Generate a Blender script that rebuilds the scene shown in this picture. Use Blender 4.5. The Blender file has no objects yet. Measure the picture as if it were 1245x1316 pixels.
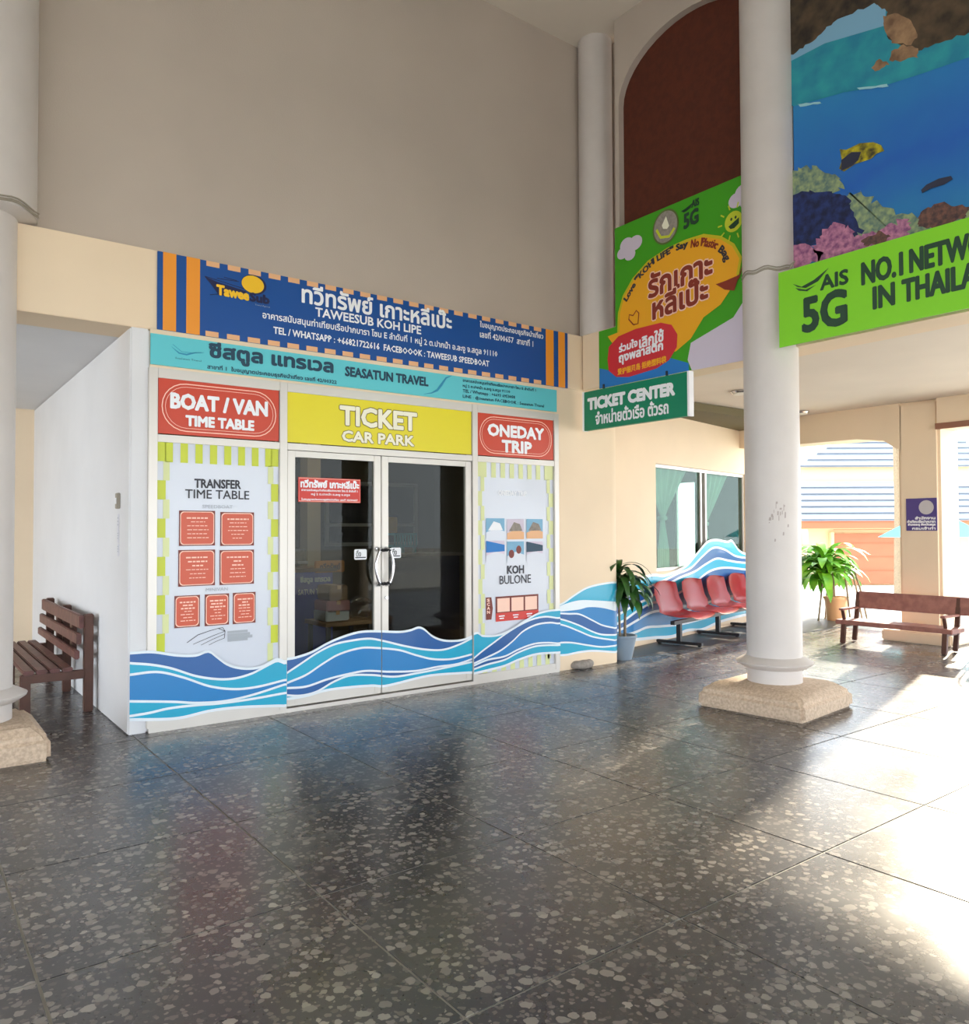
import bpy, bmesh, math, random
import numpy as np
from mathutils import Vector, Matrix
from mathutils.geometry import delaunay_2d_cdt
random.seed(7)
SC = bpy.context.scene
COL = SC.collection
R = math.radians

# ------------------------------------------------------------------ camera
FPX, YAW, PITCH, ROLL, CD, CH = 1008.0, .646, .024, -.004, 6.65, 1.6
_cy, _sy, _cp, _sp = math.cos(YAW), math.sin(YAW), math.cos(PITCH), math.sin(PITCH)
VR = Vector((_cy, -_sy, 0)); VF0 = Vector((_sy, _cy, 0)); VZ = Vector((0, 0, 1))
VF = VF0 * _cp + VZ * _sp; VU = VZ * _cp - VF0 * _sp
CAM = Vector((0, -CD, CH))
cd = bpy.data.cameras.new('camera'); cam = bpy.data.objects.new('camera', cd); COL.objects.link(cam)
cd.sensor_fit = 'VERTICAL'; cd.sensor_width = 36; cd.sensor_height = 36; cd.lens = 36 * FPX / 1316
cd.clip_end = 400
cr, sr = math.cos(ROLL), math.sin(ROLL)
ax = VR * cr + VU * sr; ay = VU * cr - VR * sr; az = -VF
cam.matrix_world = Matrix(((ax.x, ay.x, az.x, CAM.x), (ax.y, ay.y, az.y, CAM.y), (ax.z, ay.z, az.z, CAM.z), (0, 0, 0, 1)))
SC.camera = cam

# ------------------------------------------------------------------ light
world = bpy.data.worlds.new('sky'); SC.world = world; world.use_nodes = True
wn = world.node_tree; bg = wn.nodes['Background']
bg.inputs['Color'].default_value = (.86, .93, 1, 1); bg.inputs['Strength'].default_value = 4.2
SUN_AZ, SUN_EL = R(15.2), R(18)
sd = bpy.data.lights.new('sun', 'SUN'); so = bpy.data.objects.new('sun', sd); COL.objects.link(so)
sd.energy = 13; sd.angle = R(1.2); sd.color = (1, .87, .66)
so.rotation_euler = (-Vector((math.cos(SUN_AZ) * math.cos(SUN_EL), math.sin(SUN_AZ) * math.cos(SUN_EL), math.sin(SUN_EL)))).to_track_quat('-Z', 'Y').to_euler()
SC.view_settings.view_transform = 'Standard'; SC.view_settings.look = 'None'
SC.view_settings.gamma = 1; SC.view_settings.use_curve_mapping = False
SC.view_settings.exposure = 0.5
SC.cycles.max_bounces = 10; SC.cycles.diffuse_bounces = 6; SC.cycles.glossy_bounces = 4
SC.cycles.transparent_max_bounces = 12; SC.cycles.sample_clamp_indirect = 8

# ------------------------------------------------------------------ pixel -> point on a real plane
def ray(u, v):
    x, y = u - 622.5, v - 658
    c, s = math.cos(-ROLL), math.sin(-ROLL)
    x, y = x * c - y * s, x * s + y * c
    return VF + VR * (x / FPX) - VU * (y / FPX)
def on_y(u, v, y=0.): d = ray(u, v); return CAM + d * ((y - CAM.y) / d.y)
def on_x(u, v, x): d = ray(u, v); return CAM + d * ((x - CAM.x) / d.x)
def on_z(u, v, z=0.): d = ray(u, v); return CAM + d * ((z - CAM.z) / d.z)

# ------------------------------------------------------------------ materials
def lin(c):
    return tuple(((x / 255) / 12.92 if x / 255 <= .04045 else ((x / 255 + .055) / 1.055) ** 2.4) for x in c) + (1,)
MATS = {}
def mat(name, rgb, rough=.6, metal=0, spec=.5, coat=0, var=0, scale=8, bump=0, bscale=60, rgb2=None, detail=4, emit=0):
    if name in MATS: return MATS[name]
    m = bpy.data.materials.new(name); m.use_nodes = True; MATS[name] = m
    nt = m.node_tree; b = nt.nodes['Principled BSDF']; L = nt.links.new
    b.inputs['Base Color'].default_value = lin(rgb); b.inputs['Roughness'].default_value = rough
    b.inputs['Metallic'].default_value = metal; b.inputs['Specular IOR Level'].default_value = spec
    b.inputs['Coat Weight'].default_value = coat
    if var or bump or rgb2:
        g = nt.nodes.new('ShaderNodeNewGeometry')
    if var or rgb2:
        n = nt.nodes.new('ShaderNodeTexNoise'); n.inputs['Scale'].default_value = scale; n.inputs['Detail'].default_value = detail
        L(g.outputs['Position'], n.inputs['Vector'])
        r = nt.nodes.new('ShaderNodeValToRGB'); r.color_ramp.elements[0].position = .35; r.color_ramp.elements[1].position = .65
        c1 = lin(rgb); c2 = lin(rgb2) if rgb2 else tuple(x * (1 - var) for x in c1[:3]) + (1,)
        r.color_ramp.elements[0].color = c2; r.color_ramp.elements[1].color = c1
        L(n.outputs['Fac'], r.inputs['Fac']); L(r.outputs['Color'], b.inputs['Base Color'])
    if bump:
        n2 = nt.nodes.new('ShaderNodeTexNoise'); n2.inputs['Scale'].default_value = bscale; n2.inputs['Detail'].default_value = 3
        L(g.outputs['Position'], n2.inputs['Vector'])
        bp = nt.nodes.new('ShaderNodeBump'); bp.inputs['Strength'].default_value = bump; bp.inputs['Distance'].default_value = .01
        L(n2.outputs['Fac'], bp.inputs['Height']); L(bp.outputs['Normal'], b.inputs['Normal'])
    return m
def glass_mat(name, tint, refl=1.0, rough=.0, ior=1.5):
    m = bpy.data.materials.new(name); m.use_nodes = True; MATS[name] = m
    nt = m.node_tree; nt.nodes.clear(); L = nt.links.new
    o = nt.nodes.new('ShaderNodeOutputMaterial'); t = nt.nodes.new('ShaderNodeBsdfTransparent'); t.inputs['Color'].default_value = lin(tint)
    g = nt.nodes.new('ShaderNodeBsdfGlossy'); g.inputs['Roughness'].default_value = rough
    f = nt.nodes.new('ShaderNodeFresnel'); f.inputs['IOR'].default_value = ior
    k = nt.nodes.new('ShaderNodeMath'); k.operation = 'MULTIPLY'; k.inputs[1].default_value = refl
    x = nt.nodes.new('ShaderNodeMixShader')
    L(f.outputs[0], k.inputs[0]); L(k.outputs[0], x.inputs[0]); L(t.outputs[0], x.inputs[1]); L(g.outputs[0], x.inputs[2]); L(x.outputs[0], o.inputs[0])
    return m
def terrazzo():
    m = bpy.data.materials.new('terrazzo'); m.use_nodes = True; MATS['terrazzo'] = m
    nt = m.node_tree; b = nt.nodes['Principled BSDF']; L = nt.links.new; N = nt.nodes.new
    g = N('ShaderNodeNewGeometry')
    wob = N('ShaderNodeTexNoise'); wob.inputs['Scale'].default_value = 30; wob.inputs['Detail'].default_value = 2
    L(g.outputs['Position'], wob.inputs['Vector'])
    ad = N('ShaderNodeMixRGB'); ad.blend_type = 'ADD'; ad.inputs['Fac'].default_value = .03
    L(g.outputs['Position'], ad.inputs[1]); L(wob.outputs['Color'], ad.inputs[2])
    col = None
    base = N('ShaderNodeTexNoise'); base.inputs['Scale'].default_value = 1.6; base.inputs['Detail'].default_value = 3
    L(g.outputs['Position'], base.inputs['Vector'])
    br = N('ShaderNodeValToRGB'); br.color_ramp.elements[0].position = .3; br.color_ramp.elements[1].position = .7
    br.color_ramp.elements[0].color = lin((56, 56, 60)); br.color_ramp.elements[1].color = lin((74, 72, 72))
    L(base.outputs['Fac'], br.inputs['Fac']); col = br.outputs['Color']
    for sc, th, c0, c1, dens in ((85, .36, (84, 82, 82), (40, 38, 40), .4), (40, .42, (132, 126, 120), (86, 80, 78), .5), (22, .44, (148, 142, 134), (98, 92, 90), .4)):
        v = N('ShaderNodeTexVoronoi'); v.inputs['Scale'].default_value = sc; v.inputs['Randomness'].default_value = .85
        L(ad.outputs[0], v.inputs['Vector'])
        sep = N('ShaderNodeSeparateColor'); L(v.outputs['Color'], sep.inputs[0])
        keep = N('ShaderNodeMath'); keep.operation = 'LESS_THAN'; keep.inputs[1].default_value = dens; L(sep.outputs[0], keep.inputs[0])
        rad = N('ShaderNodeMath'); rad.operation = 'MULTIPLY_ADD'; rad.inputs[1].default_value = .25; rad.inputs[2].default_value = th - .13; L(sep.outputs[1], rad.inputs[0])
        near = N('ShaderNodeMath'); near.operation = 'LESS_THAN'; L(v.outputs['Distance'], near.inputs[0]); L(rad.outputs[0], near.inputs[1])
        f = N('ShaderNodeMath'); f.operation = 'MULTIPLY'; L(keep.outputs[0], f.inputs[0]); L(near.outputs[0], f.inputs[1])
        cc = N('ShaderNodeMixRGB'); cc.inputs[1].default_value = lin(c0); cc.inputs[2].default_value = lin(c1); L(sep.outputs[2], cc.inputs['Fac'])
        mx = N('ShaderNodeMixRGB'); L(f.outputs[0], mx.inputs['Fac']); L(col, mx.inputs[1]); L(cc.outputs[0], mx.inputs[2]); col = mx.outputs[0]
    L(col, b.inputs['Base Color'])
    wear = N('ShaderNodeTexNoise'); wear.inputs['Scale'].default_value = 2.2; wear.inputs['Detail'].default_value = 5; L(g.outputs['Position'], wear.inputs['Vector'])
    rr = N('ShaderNodeMapRange'); rr.inputs['To Min'].default_value = .2; rr.inputs['To Max'].default_value = .34; L(wear.outputs['Fac'], rr.inputs['Value'])
    L(rr.outputs[0], b.inputs['Roughness']); b.inputs['Specular IOR Level'].default_value = .85
    return m
terrazzo()
def M(n): return MATS[n]
mat('plaster_upper', (188, 176, 164), .85, var=.08, scale=.8, bump=.12, bscale=90)
mat('plaster_cream', (234, 213, 184), .7, var=.05, scale=1.2, bump=.08, bscale=70)
mat('plaster_white', (222, 222, 224), .7, var=.05, scale=1.2, bump=.08, bscale=70)
mat('column_white', (204, 197, 192), .45, var=.06, scale=3, bump=.05, bscale=50)
mat('ceiling_paint', (226, 216, 202), .8, var=.06, scale=1)
mat('plinth_stone', (206, 184, 160), .75, rgb2=(178, 156, 134), scale=45, bump=.2, bscale=120)
mat('aluminium', (208, 203, 196), .38, metal=.35)
mat('grout', (150, 148, 140), .6)
mat('brown_panel', (92, 38, 18), .75, var=.25, scale=14)
mat('blue', (0, 74, 148), .45); mat('orange', (236, 150, 44), .45); mat('peach', (228, 176, 130), .5)
mat('navy', (16, 24, 72), .5); mat('white_ink', (238, 240, 244), .5); mat('yellow_ink', (240, 190, 30), .5)
mat('teal', (92, 196, 206), .45); mat('teal_text', (14, 60, 84), .5); mat('wave_teal', (40, 140, 176), .5)
mat('red_sign', (200, 62, 34), .4); mat('pink_ink', (250, 206, 186), .5); mat('yellow_sign', (226, 212, 28), .4)
mat('outline_ink', (120, 104, 44), .5); mat('cream_ink', (240, 236, 214), .5)
mat('poster_white', (206, 211, 222), .3, coat=.3); mat('lime', (198, 208, 48), .4); mat('lime_pale', (214, 220, 160), .4)
mat('dark_ink', (46, 46, 56), .5); mat('grey_ink', (170, 176, 184), .5); mat('card_red', (206, 84, 54), .4); mat('card_edge', (120, 46, 36), .5)
mat('wave_white', (222, 232, 238), .35, coat=.3); mat('wave_cyan', (0, 162, 198), .35, coat=.3); mat('wave_blue', (0, 120, 186), .35, coat=.3); mat('wave_dark', (0, 84, 152), .35, coat=.3)
mat('sky_print', (126, 176, 206), .6)
mat('green_sign', (0, 128, 92), .4); mat('leaf_green_print', (60, 158, 14), .55); mat('lime_banner', (128, 208, 30), .5); mat('dark_green_ink', (22, 62, 40), .5)
mat('sun_orange', (238, 170, 24), .55); mat('sun_orange_rim', (200, 186, 20), .55); mat('banner_brown', (134, 44, 24), .55); mat('banner_red', (206, 44, 54), .5); mat('cloud', (206, 196, 212), .6)
mat('banner_blue', (30, 120, 196), .55); mat('olive_ink', (90, 110, 50), .5)
mat('sticker_red', (208, 60, 52), .5); mat('chrome', (206, 206, 210), .18, metal=1); mat('black_rubber', (28, 28, 30), .6)
mat('seat_red', (186, 34, 46), .32, coat=.15); mat('steel_dark', (58, 56, 58), .4, metal=.5)
mat('pot_grey', (128, 144, 160), .5); mat('soil', (60, 46, 34), .9); mat('leaf_dark', (46, 96, 30), .45, rgb2=(28, 66, 24), scale=9); mat('leaf_bright', (128, 190, 40), .5, rgb2=(80, 150, 34), scale=5)
mat('bark', (150, 130, 104), .8, var=.3, scale=30); mat('stone_grey', (156, 148, 140), .85, var=.25, scale=30, bump=.5)
mat('bench_brown', (110, 66, 62), .45, rgb2=(86, 50, 44), scale=12); mat('bench_dark', (92, 58, 46), .5, var=.2, scale=10)
mat('bench_red', (164, 112, 100), .5, rgb2=(138, 90, 82), scale=10)
mat('roof_tile', (132, 140, 150), .8, var=.08, scale=3); mat('roof_shadow', (84, 92, 104), .9); mat('fascia', (178, 100, 66), .6); mat('garage', (176, 104, 72), .6, var=.08, scale=2); mat('house_wall', (214, 188, 148), .8)
mat('concrete', (226, 222, 214), .7, var=.1, scale=1.5); mat('grass', (96, 120, 60), .9, var=.3, scale=6)
mat('umbrella', (120, 214, 220), .6); mat('purple_sign', (76, 62, 130), .5); mat('gold_ink', (190, 186, 190), .5); mat('rust', (140, 96, 76), .7)
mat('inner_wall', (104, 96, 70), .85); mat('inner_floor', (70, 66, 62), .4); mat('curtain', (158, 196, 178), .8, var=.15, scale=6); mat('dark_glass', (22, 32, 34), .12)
mat('inner_blue', (60, 66, 190), .5); mat('inner_cyan', (70, 190, 210), .5); mat('cardboard', (160, 122, 90), .8); mat('pink_box', (196, 130, 130), .7)
mat('switch_grey', (150, 142, 128), .5); mat('paper', (214, 214, 222), .7); mat('tree', (70, 96, 44), .8, rgb2=(40, 62, 30), scale=3); mat('car_blue', (40, 70, 160), .2, coat=1); mat('tyre', (30, 30, 30), .8)
mat('lamp_white', (230, 226, 216), .5); mat('stain', (166, 156, 150), .7)
mat('rock', (92, 74, 54), .7, rgb2=(36, 28, 22), scale=6, detail=8); mat('rock_pale', (168, 134, 100), .7, rgb2=(112, 84, 62), scale=9, detail=8)
mat('sea_turq', (40, 156, 168), .6, rgb2=(24, 128, 158), scale=5); mat('coral_pale', (150, 166, 120), .7, rgb2=(90, 116, 110), scale=22, detail=6)
mat('coral_pink', (196, 130, 160), .7, rgb2=(130, 76, 120), scale=24, detail=6); mat('coral_navy', (30, 50, 110), .7, rgb2=(16, 24, 60), scale=16); mat('fish_yellow', (196, 182, 20), .6, rgb2=(60, 56, 30), scale=14); mat('fish_dark', (40, 44, 66), .6)
mat('coral_brown', (120, 82, 70), .7, rgb2=(70, 52, 56), scale=26); mat('foam', (150, 206, 214), .6)
glass_mat('door_glass', (210, 213, 208), .3); glass_mat('window_glass', (220, 232, 226), .12); glass_mat('thin_plastic', (225, 228, 232), 1.0, .2)
glass_mat('wave_film', (120, 150, 190), .6, .1)
# under-sea print: a real graded photograph print, colours run down the poster's own height
def sea_print():
    m = bpy.data.materials.new('sea_print'); m.use_nodes = True; MATS['sea_print'] = m
    nt = m.node_tree; b = nt.nodes['Principled BSDF']; N = nt.nodes.new; L = nt.links.new
    g = N('ShaderNodeNewGeometry'); s = N('ShaderNodeSeparateXYZ'); L(g.outputs['Position'], s.inputs[0])
    n = N('ShaderNodeTexNoise'); n.inputs['Scale'].default_value = 1.8; n.inputs['Detail'].default_value = 5; L(g.outputs['Position'], n.inputs['Vector'])
    a = N('ShaderNodeMath'); a.operation = 'MULTIPLY_ADD'; a.inputs[1].default_value = .9; L(n.outputs['Fac'], a.inputs[0]); L(s.outputs['Z'], a.inputs[2])
    r = N('ShaderNodeMapRange'); r.inputs['From Min'].default_value = 4.4; r.inputs['From Max'].default_value = 7.0; L(a.outputs[0], r.inputs['Value'])
    c = N('ShaderNodeValToRGB'); e = c.color_ramp.elements; e[0].color = lin((30, 120, 178)); e[1].color = lin((40, 160, 190))
    for p, k in ((.25, (24, 96, 184)), (.5, (34, 124, 190)), (.75, (40, 146, 194))):
        x = e.new(p); x.color = lin(k)
    L(r.outputs[0], c.inputs['Fac']); L(c.outputs['Color'], b.inputs['Base Color']); b.inputs['Roughness'].default_value = .55
sea_print()

# ------------------------------------------------------------------ object helpers
def link(name, me, parent=None, m=None):
    o = bpy.data.objects.new(name, me); COL.objects.link(o)
    if parent: o.parent = parent
    if m is not None: me.materials.append(M(m))
    return o
def obj(name, bm, m, parent=None, smooth=False, label=None):
    me = bpy.data.meshes.new(name); bm.normal_update(); bm.to_mesh(me); bm.free()
    if smooth:
        me.polygons.foreach_set('use_smooth', [True] * len(me.polygons))
        try: me.set_sharp_from_angle(angle=R(40))
        except Exception: pass
    o = link(name, me, parent, m)
    if label: o['label'] = label
    return o
def tag(o, label, cat, group=None):
    o['label'] = label; o['category'] = cat
    if group: o['group'] = group
    return o
def struct(o): o['kind'] = 'structure'; return o
def thing(name, label, cat, group=None, loc=(0, 0, 0), rz=0):
    o = bpy.data.objects.new(name, None); COL.objects.link(o); o.location = loc; o.rotation_euler = (0, 0, rz)
    o.empty_display_size = .1
    return tag(o, label, cat, group)
def sroot(name):
    o = bpy.data.objects.new(name, None); COL.objects.link(o); return struct(o)
def box(bm, x0, x1, y0, y1, z0, z1, mtx=None):
    vs = [bm.verts.new((x, y, z)) for x in (x0, x1) for y in (y0, y1) for z in (z0, z1)]
    if mtx: 
        for v in vs: v.co = mtx @ v.co
    for f in ((0, 1, 3, 2), (4, 6, 7, 5), (0, 4, 5, 1), (2, 3, 7, 6), (0, 2, 6, 4), (1, 5, 7, 3)): bm.faces.new([vs[i] for i in f])
    return vs
def bx(*a, mtx=None, bev=0):
    bm = bmesh.new(); box(bm, *a, mtx=mtx)
    if bev: bmesh.ops.bevel(bm, geom=bm.edges[:], offset=bev, segments=2, affect='EDGES', clamp_overlap=True)
    return bm
def tube(bm, pts, r, n=10, cap=True):
    pts = [Vector(p) for p in pts]; rs = r if isinstance(r, (list, tuple)) else [r] * len(pts)
    rings = []; prev = None
    for i, p in enumerate(pts):
        t = (pts[min(i + 1, len(pts) - 1)] - pts[max(i - 1, 0)]).normalized()
        a = prev if prev is not None else (Vector((0, 0, 1)) if abs(t.z) < .9 else Vector((1, 0, 0)))
        x = (a - t * a.dot(t)).normalized(); prev = x; y = t.cross(x)
        rings.append([bm.verts.new(p + (x * math.cos(k * 2 * math.pi / n) + y * math.sin(k * 2 * math.pi / n)) * rs[i]) for k in range(n)])
    for a, b in zip(rings, rings[1:]):
        for k in range(n): bm.faces.new((a[k], a[(k + 1) % n], b[(k + 1) % n], b[k]))
    if cap: bm.faces.new(rings[0][::-1]); bm.faces.new(rings[-1])
    return bm
def lathe(bm, prof, c=(0, 0, 0), n=40):
    rings = [[bm.verts.new((c[0] + r * math.cos(k * 2 * math.pi / n), c[1] + r * math.sin(k * 2 * math.pi / n), c[2] + z)) for k in range(n)] for r, z in prof]
    for a, b in zip(rings, rings[1:]):
        for k in range(n): bm.faces.new((a[k], a[(k + 1) % n], b[(k + 1) % n], b[k]))
    if prof[0][0] > 1e-4: bm.faces.new(rings[0][::-1])
    if prof[-1][0] > 1e-4: bm.faces.new(rings[-1])
    return bm
class Plane:                                         # a flat surface that prints are stuck on
    def __init__(s, o, u, n): s.o, s.u, s.n = Vector(o), Vector(u).normalized(), Vector(n).normalized()
    def at(s, a, b, k=0): return s.o + s.u * a + VZ * b + s.n * (.0012 * k)
    def px(s, u, v, off=0):
        d = ray(u, v); o = s.o + s.n * off; t = s.n.dot(o - CAM) / s.n.dot(d); p = CAM + d * t
        return ((p - s.o).dot(s.u), p.z - s.o.z)
def polys_bm(pl, polys, k):
    bm = bmesh.new()
    for p in polys:
        vs = [bm.verts.new(pl.at(a, b, k)) for a, b in p]
        if len(vs) > 2:
            f = bm.faces.new(vs)
    bm.normal_update(); bmesh.ops.triangulate(bm, faces=[f for f in bm.faces if len(f.verts) > 4], ngon_method='EAR_CLIP')
    for f in bm.faces:
        f.normal_update()
        if f.normal.dot(pl.n) < 0: f.normal_flip()
    return bm
def flat(name, parent, pl, polys, m, k=1, label=None): return obj(name, polys_bm(pl, polys, k), m, parent, label=label)
def rect(a0, a1, b0, b1): return [(a0, b0), (a1, b0), (a1, b1), (a0, b1)]
def ell(ca, cb, ra, rb, n=32, a0=0, a1=360, tilt=0):
    full = a1 - a0 == 360; o = []
    for i in range(n if full else n + 1):
        t = R(a0 + (a1 - a0) * i / n); x, y = ra * math.cos(t), rb * math.sin(t)
        o.append((ca + x * math.cos(tilt) - y * math.sin(tilt), cb + x * math.sin(tilt) + y * math.cos(tilt)))
    return o
def rrect(a0, a1, b0, b1, r, n=6):
    o = []
    for cx, cy, s in ((a1 - r, b1 - r, 0), (a0 + r, b1 - r, 90), (a0 + r, b0 + r, 180), (a1 - r, b0 + r, 270)):
        o += [(cx + r * math.cos(R(s + 90 * i / n)), cy + r * math.sin(R(s + 90 * i / n))) for i in range(n + 1)]
    return o
def stroke(pts, w, closed=False):
    n = len(pts); out = []
    def nrm(i):
        a = pts[(i - 1) % n] if closed or i > 0 else pts[i]; b = pts[(i + 1) % n] if closed or i < n - 1 else pts[i]
        dx, dy = b[0] - a[0], b[1] - a[1]; l = math.hypot(dx, dy) or 1; return (-dy / l, dx / l)
    ws = w if isinstance(w, (list, tuple)) else [w] * n
    L_ = [(p[0] + nrm(i)[0] * ws[i] / 2, p[1] + nrm(i)[1] * ws[i] / 2) for i, p in enumerate(pts)]
    Q = [(p[0] - nrm(i)[0] * ws[i] / 2, p[1] - nrm(i)[1] * ws[i] / 2) for i, p in enumerate(pts)]
    for i in range(n if closed else n - 1): j = (i + 1) % n; out.append([L_[i], L_[j], Q[j], Q[i]])
    return out
# lettering: outlines of the built-in font, filled by winding number, thickened by edge quads
_tc = {}
def glyphs(s, res=3):
    if (s, res) in _tc: return _tc[(s, res)]
    c = bpy.data.curves.new('lettering', 'FONT'); c.body = s; c.resolution_u = res; c.fill_mode = 'NONE' if False else 'BOTH'
    o = bpy.data.objects.new('lettering', c); 
    try: c.fill_mode = 'NONE'
    except Exception: pass
    COL.objects.link(o); dg = bpy.context.evaluated_depsgraph_get(); me = bpy.data.meshes.new_from_object(o.evaluated_get(dg))
    v = np.array([x.co[:2] for x in me.vertices]) if len(me.vertices) else np.zeros((0, 2)); e = [tuple(x.vertices) for x in me.edges]
    if len(me.polygons):                             # fall back on boundary edges
        e = []
    bpy.data.objects.remove(o); bpy.data.curves.remove(c); bpy.data.meshes.remove(me)
    P0, P1 = v[[a for a, b in e]], v[[b for a, b in e]]
    vo, eo, fo, *_ = delaunay_2d_cdt([Vector(x) for x in v], e, [], 0, 1e-5)
    V = np.array([tuple(x) for x in vo]); T = []
    if len(fo):
        cen = np.array([V[list(f)].mean(0) for f in fo])
        for f, q in zip(fo, cen):
            up = (P0[:, 1] <= q[1]) & (P1[:, 1] > q[1]); dn = (P0[:, 1] > q[1]) & (P1[:, 1] <= q[1])
            cr_ = (P1[:, 0] - P0[:, 0]) * (q[1] - P0[:, 1]) - (q[0] - P0[:, 0]) * (P1[:, 1] - P0[:, 1])
            if (up & (cr_ > 0)).sum() - (dn & (cr_ < 0)).sum() != 0: T.append(f)
    _tc[(s, res)] = (V, T, P0, P1); return _tc[(s, res)]
def winding(P0, P1, cen):
    w = np.zeros(len(cen), int)
    for i in range(0, len(cen), 256):
        q = cen[i:i + 256]; qx, qy = q[:, :1], q[:, 1:]
        up = (P0[:, 1] <= qy) & (P1[:, 1] > qy); dn = (P0[:, 1] > qy) & (P1[:, 1] <= qy)
        cr_ = (P1[:, 0] - P0[:, 0]) * (qy - P0[:, 1]) - (qx - P0[:, 0]) * (P1[:, 1] - P0[:, 1])
        w[i:i + 256] = (up & (cr_ > 0)).sum(1) - (dn & (cr_ < 0)).sum(1)
    return w
_th = {}
def thicken(s, res, sx, sy, bold):                   # letter outlines united with a band along every edge
    key = (s, res, round(bold / sx, 4), round(bold / sy, 4))
    if key in _th: return _th[key]
    V, T, P0, P1 = glyphs(s, res); d = (P1 - P0) * (sx, sy); l = np.hypot(d[:, 0], d[:, 1]); ok = l > 1e-6
    P0, P1, d = P0[ok], P1[ok], d[ok] / l[ok][:, None] * bold
    nrm = np.stack([-d[:, 1], d[:, 0]], 1); inv = np.array([1 / sx, 1 / sy]); e = .45
    c = [P0 + (-d * e + nrm * -1) * inv, P1 + (d * e - nrm) * inv, P1 + (d * e + nrm) * inv, P0 + (-d * e + nrm) * inv]
    Q0 = np.concatenate(c); Q1 = np.concatenate(c[1:] + c[:1]); n = len(P0)
    pts = np.concatenate([P0, P1, Q0]); ed = [(i, n + i) for i in range(n)] + [(2 * n + i, 2 * n + (i + n) % (4 * n)) for i in range(4 * n)]
    vo, eo, fo, *_ = delaunay_2d_cdt([Vector(p) for p in pts], ed, [], 0, 1e-5)
    VV = np.array([tuple(x) for x in vo]); cen = np.array([VV[list(f)].mean(0) for f in fo])
    keep = (winding(P0, P1, cen) != 0) | (winding(Q0, Q1, cen) != 0)
    _th[key] = (VV, [f for f, k in zip(fo, keep) if k]); return _th[key]
def text_bm(pl, s, a0, a1, b0, b1, bold=0, k=2, res=2, warp=None, skew=0):
    V, T, P0, P1 = glyphs(s, res)
    lo, hi = P0.min(0), P0.max(0); sx, sy = (a1 - a0) / (hi[0] - lo[0]), (b1 - b0) / (hi[1] - lo[1])
    def mp(p): 
        x = a0 + (p[0] - lo[0]) * sx; y = b0 + (p[1] - lo[1]) * sy
        return warp(x, y) if warp else (x, y + skew * (x - a0))
    if bold:
        V, T = thicken(s, res, sx, sy, bold)
    bm = bmesh.new(); vs = [bm.verts.new(pl.at(*mp(p), k)) for p in V]
    for f in T:
        try: bm.faces.new([vs[i] for i in f])
        except Exception: pass
    for f in bm.faces:
        f.normal_update()
        if f.normal.dot(pl.n) < 0: f.normal_flip()
    bmesh.ops.delete(bm, geom=[v for v in bm.verts if not v.link_faces], context='VERTS')
    return bm
def text(parent, pl, s, a0, a1, b0, b1, m, bold=0, k=2, res=2, name='lettering', warp=None, skew=0):
    return obj(name, text_bm(pl, s, a0, a1, b0, b1, bold, k, res, warp, skew), m, parent)

# ================================================================== SETTING
# floor: terrazzo slabs poured between pale strips
fl = struct(obj('floor', bx(-7.0, 13.3, -12.2, 7.0, -.12, -.004), 'grout'))
PITCH_S = 1.09
bm = bmesh.new(); box(bm, .006, PITCH_S - .006, .006, PITCH_S - .006, -.05, 0); slab_me = bpy.data.meshes.new('floor_slab'); bm.to_mesh(slab_me); bm.free(); slab_me.materials.append(M('terrazzo'))
nx0, ny0 = 2.61 - 7 * PITCH_S, -4.52 - 6 * PITCH_S
for i in range(16):
    for j in range(16):
        if i >= 14 and j > 14: continue
        x, y = nx0 + i * PITCH_S, ny0 + j * PITCH_S
        s = bpy.data.objects.new('floor_slab', slab_me); COL.objects.link(s); s.parent = fl; s.location = (x, y, 0)
# store side wall, upper walls, beams
HC = 7.43; ZB, ZT = 3.24, 3.89
up = struct(obj('wall_back', bx(-6.4, 7.0, .12, .3, ZT - .05, HC), 'plaster_upper'))
struct(obj('ceiling', bx(-6.4, 7.1, -11.3, .3, HC, HC + .15), 'ceiling_paint'))
struct(obj('trim_1', bx(.2, 6.7, 0, .45, ZB, ZT, bev=.006), 'plaster_cream'))                      # beam above the shop
struct(obj('trim_2', bx(-6.4, .5, 0, .45, ZB, ZT), 'plaster_cream'))
struct(obj('trim_3', bx(6.45, 6.85, -11.3, -.02, ZB, ZT, bev=.006), 'plaster_cream'))              # beam along the passage
struct(obj('trim_4', bx(6.7, 7.3, -.02, .45, ZB, ZT), 'plaster_cream'))
struct(obj('wall_left', bx(-6.5, -6.3, -11.3, .3, ZB, HC), 'plaster_upper'))
struct(obj('wall_front', bx(-6.4, 7.0, -11.4, -11.2, ZB, HC), 'plaster_upper'))
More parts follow.
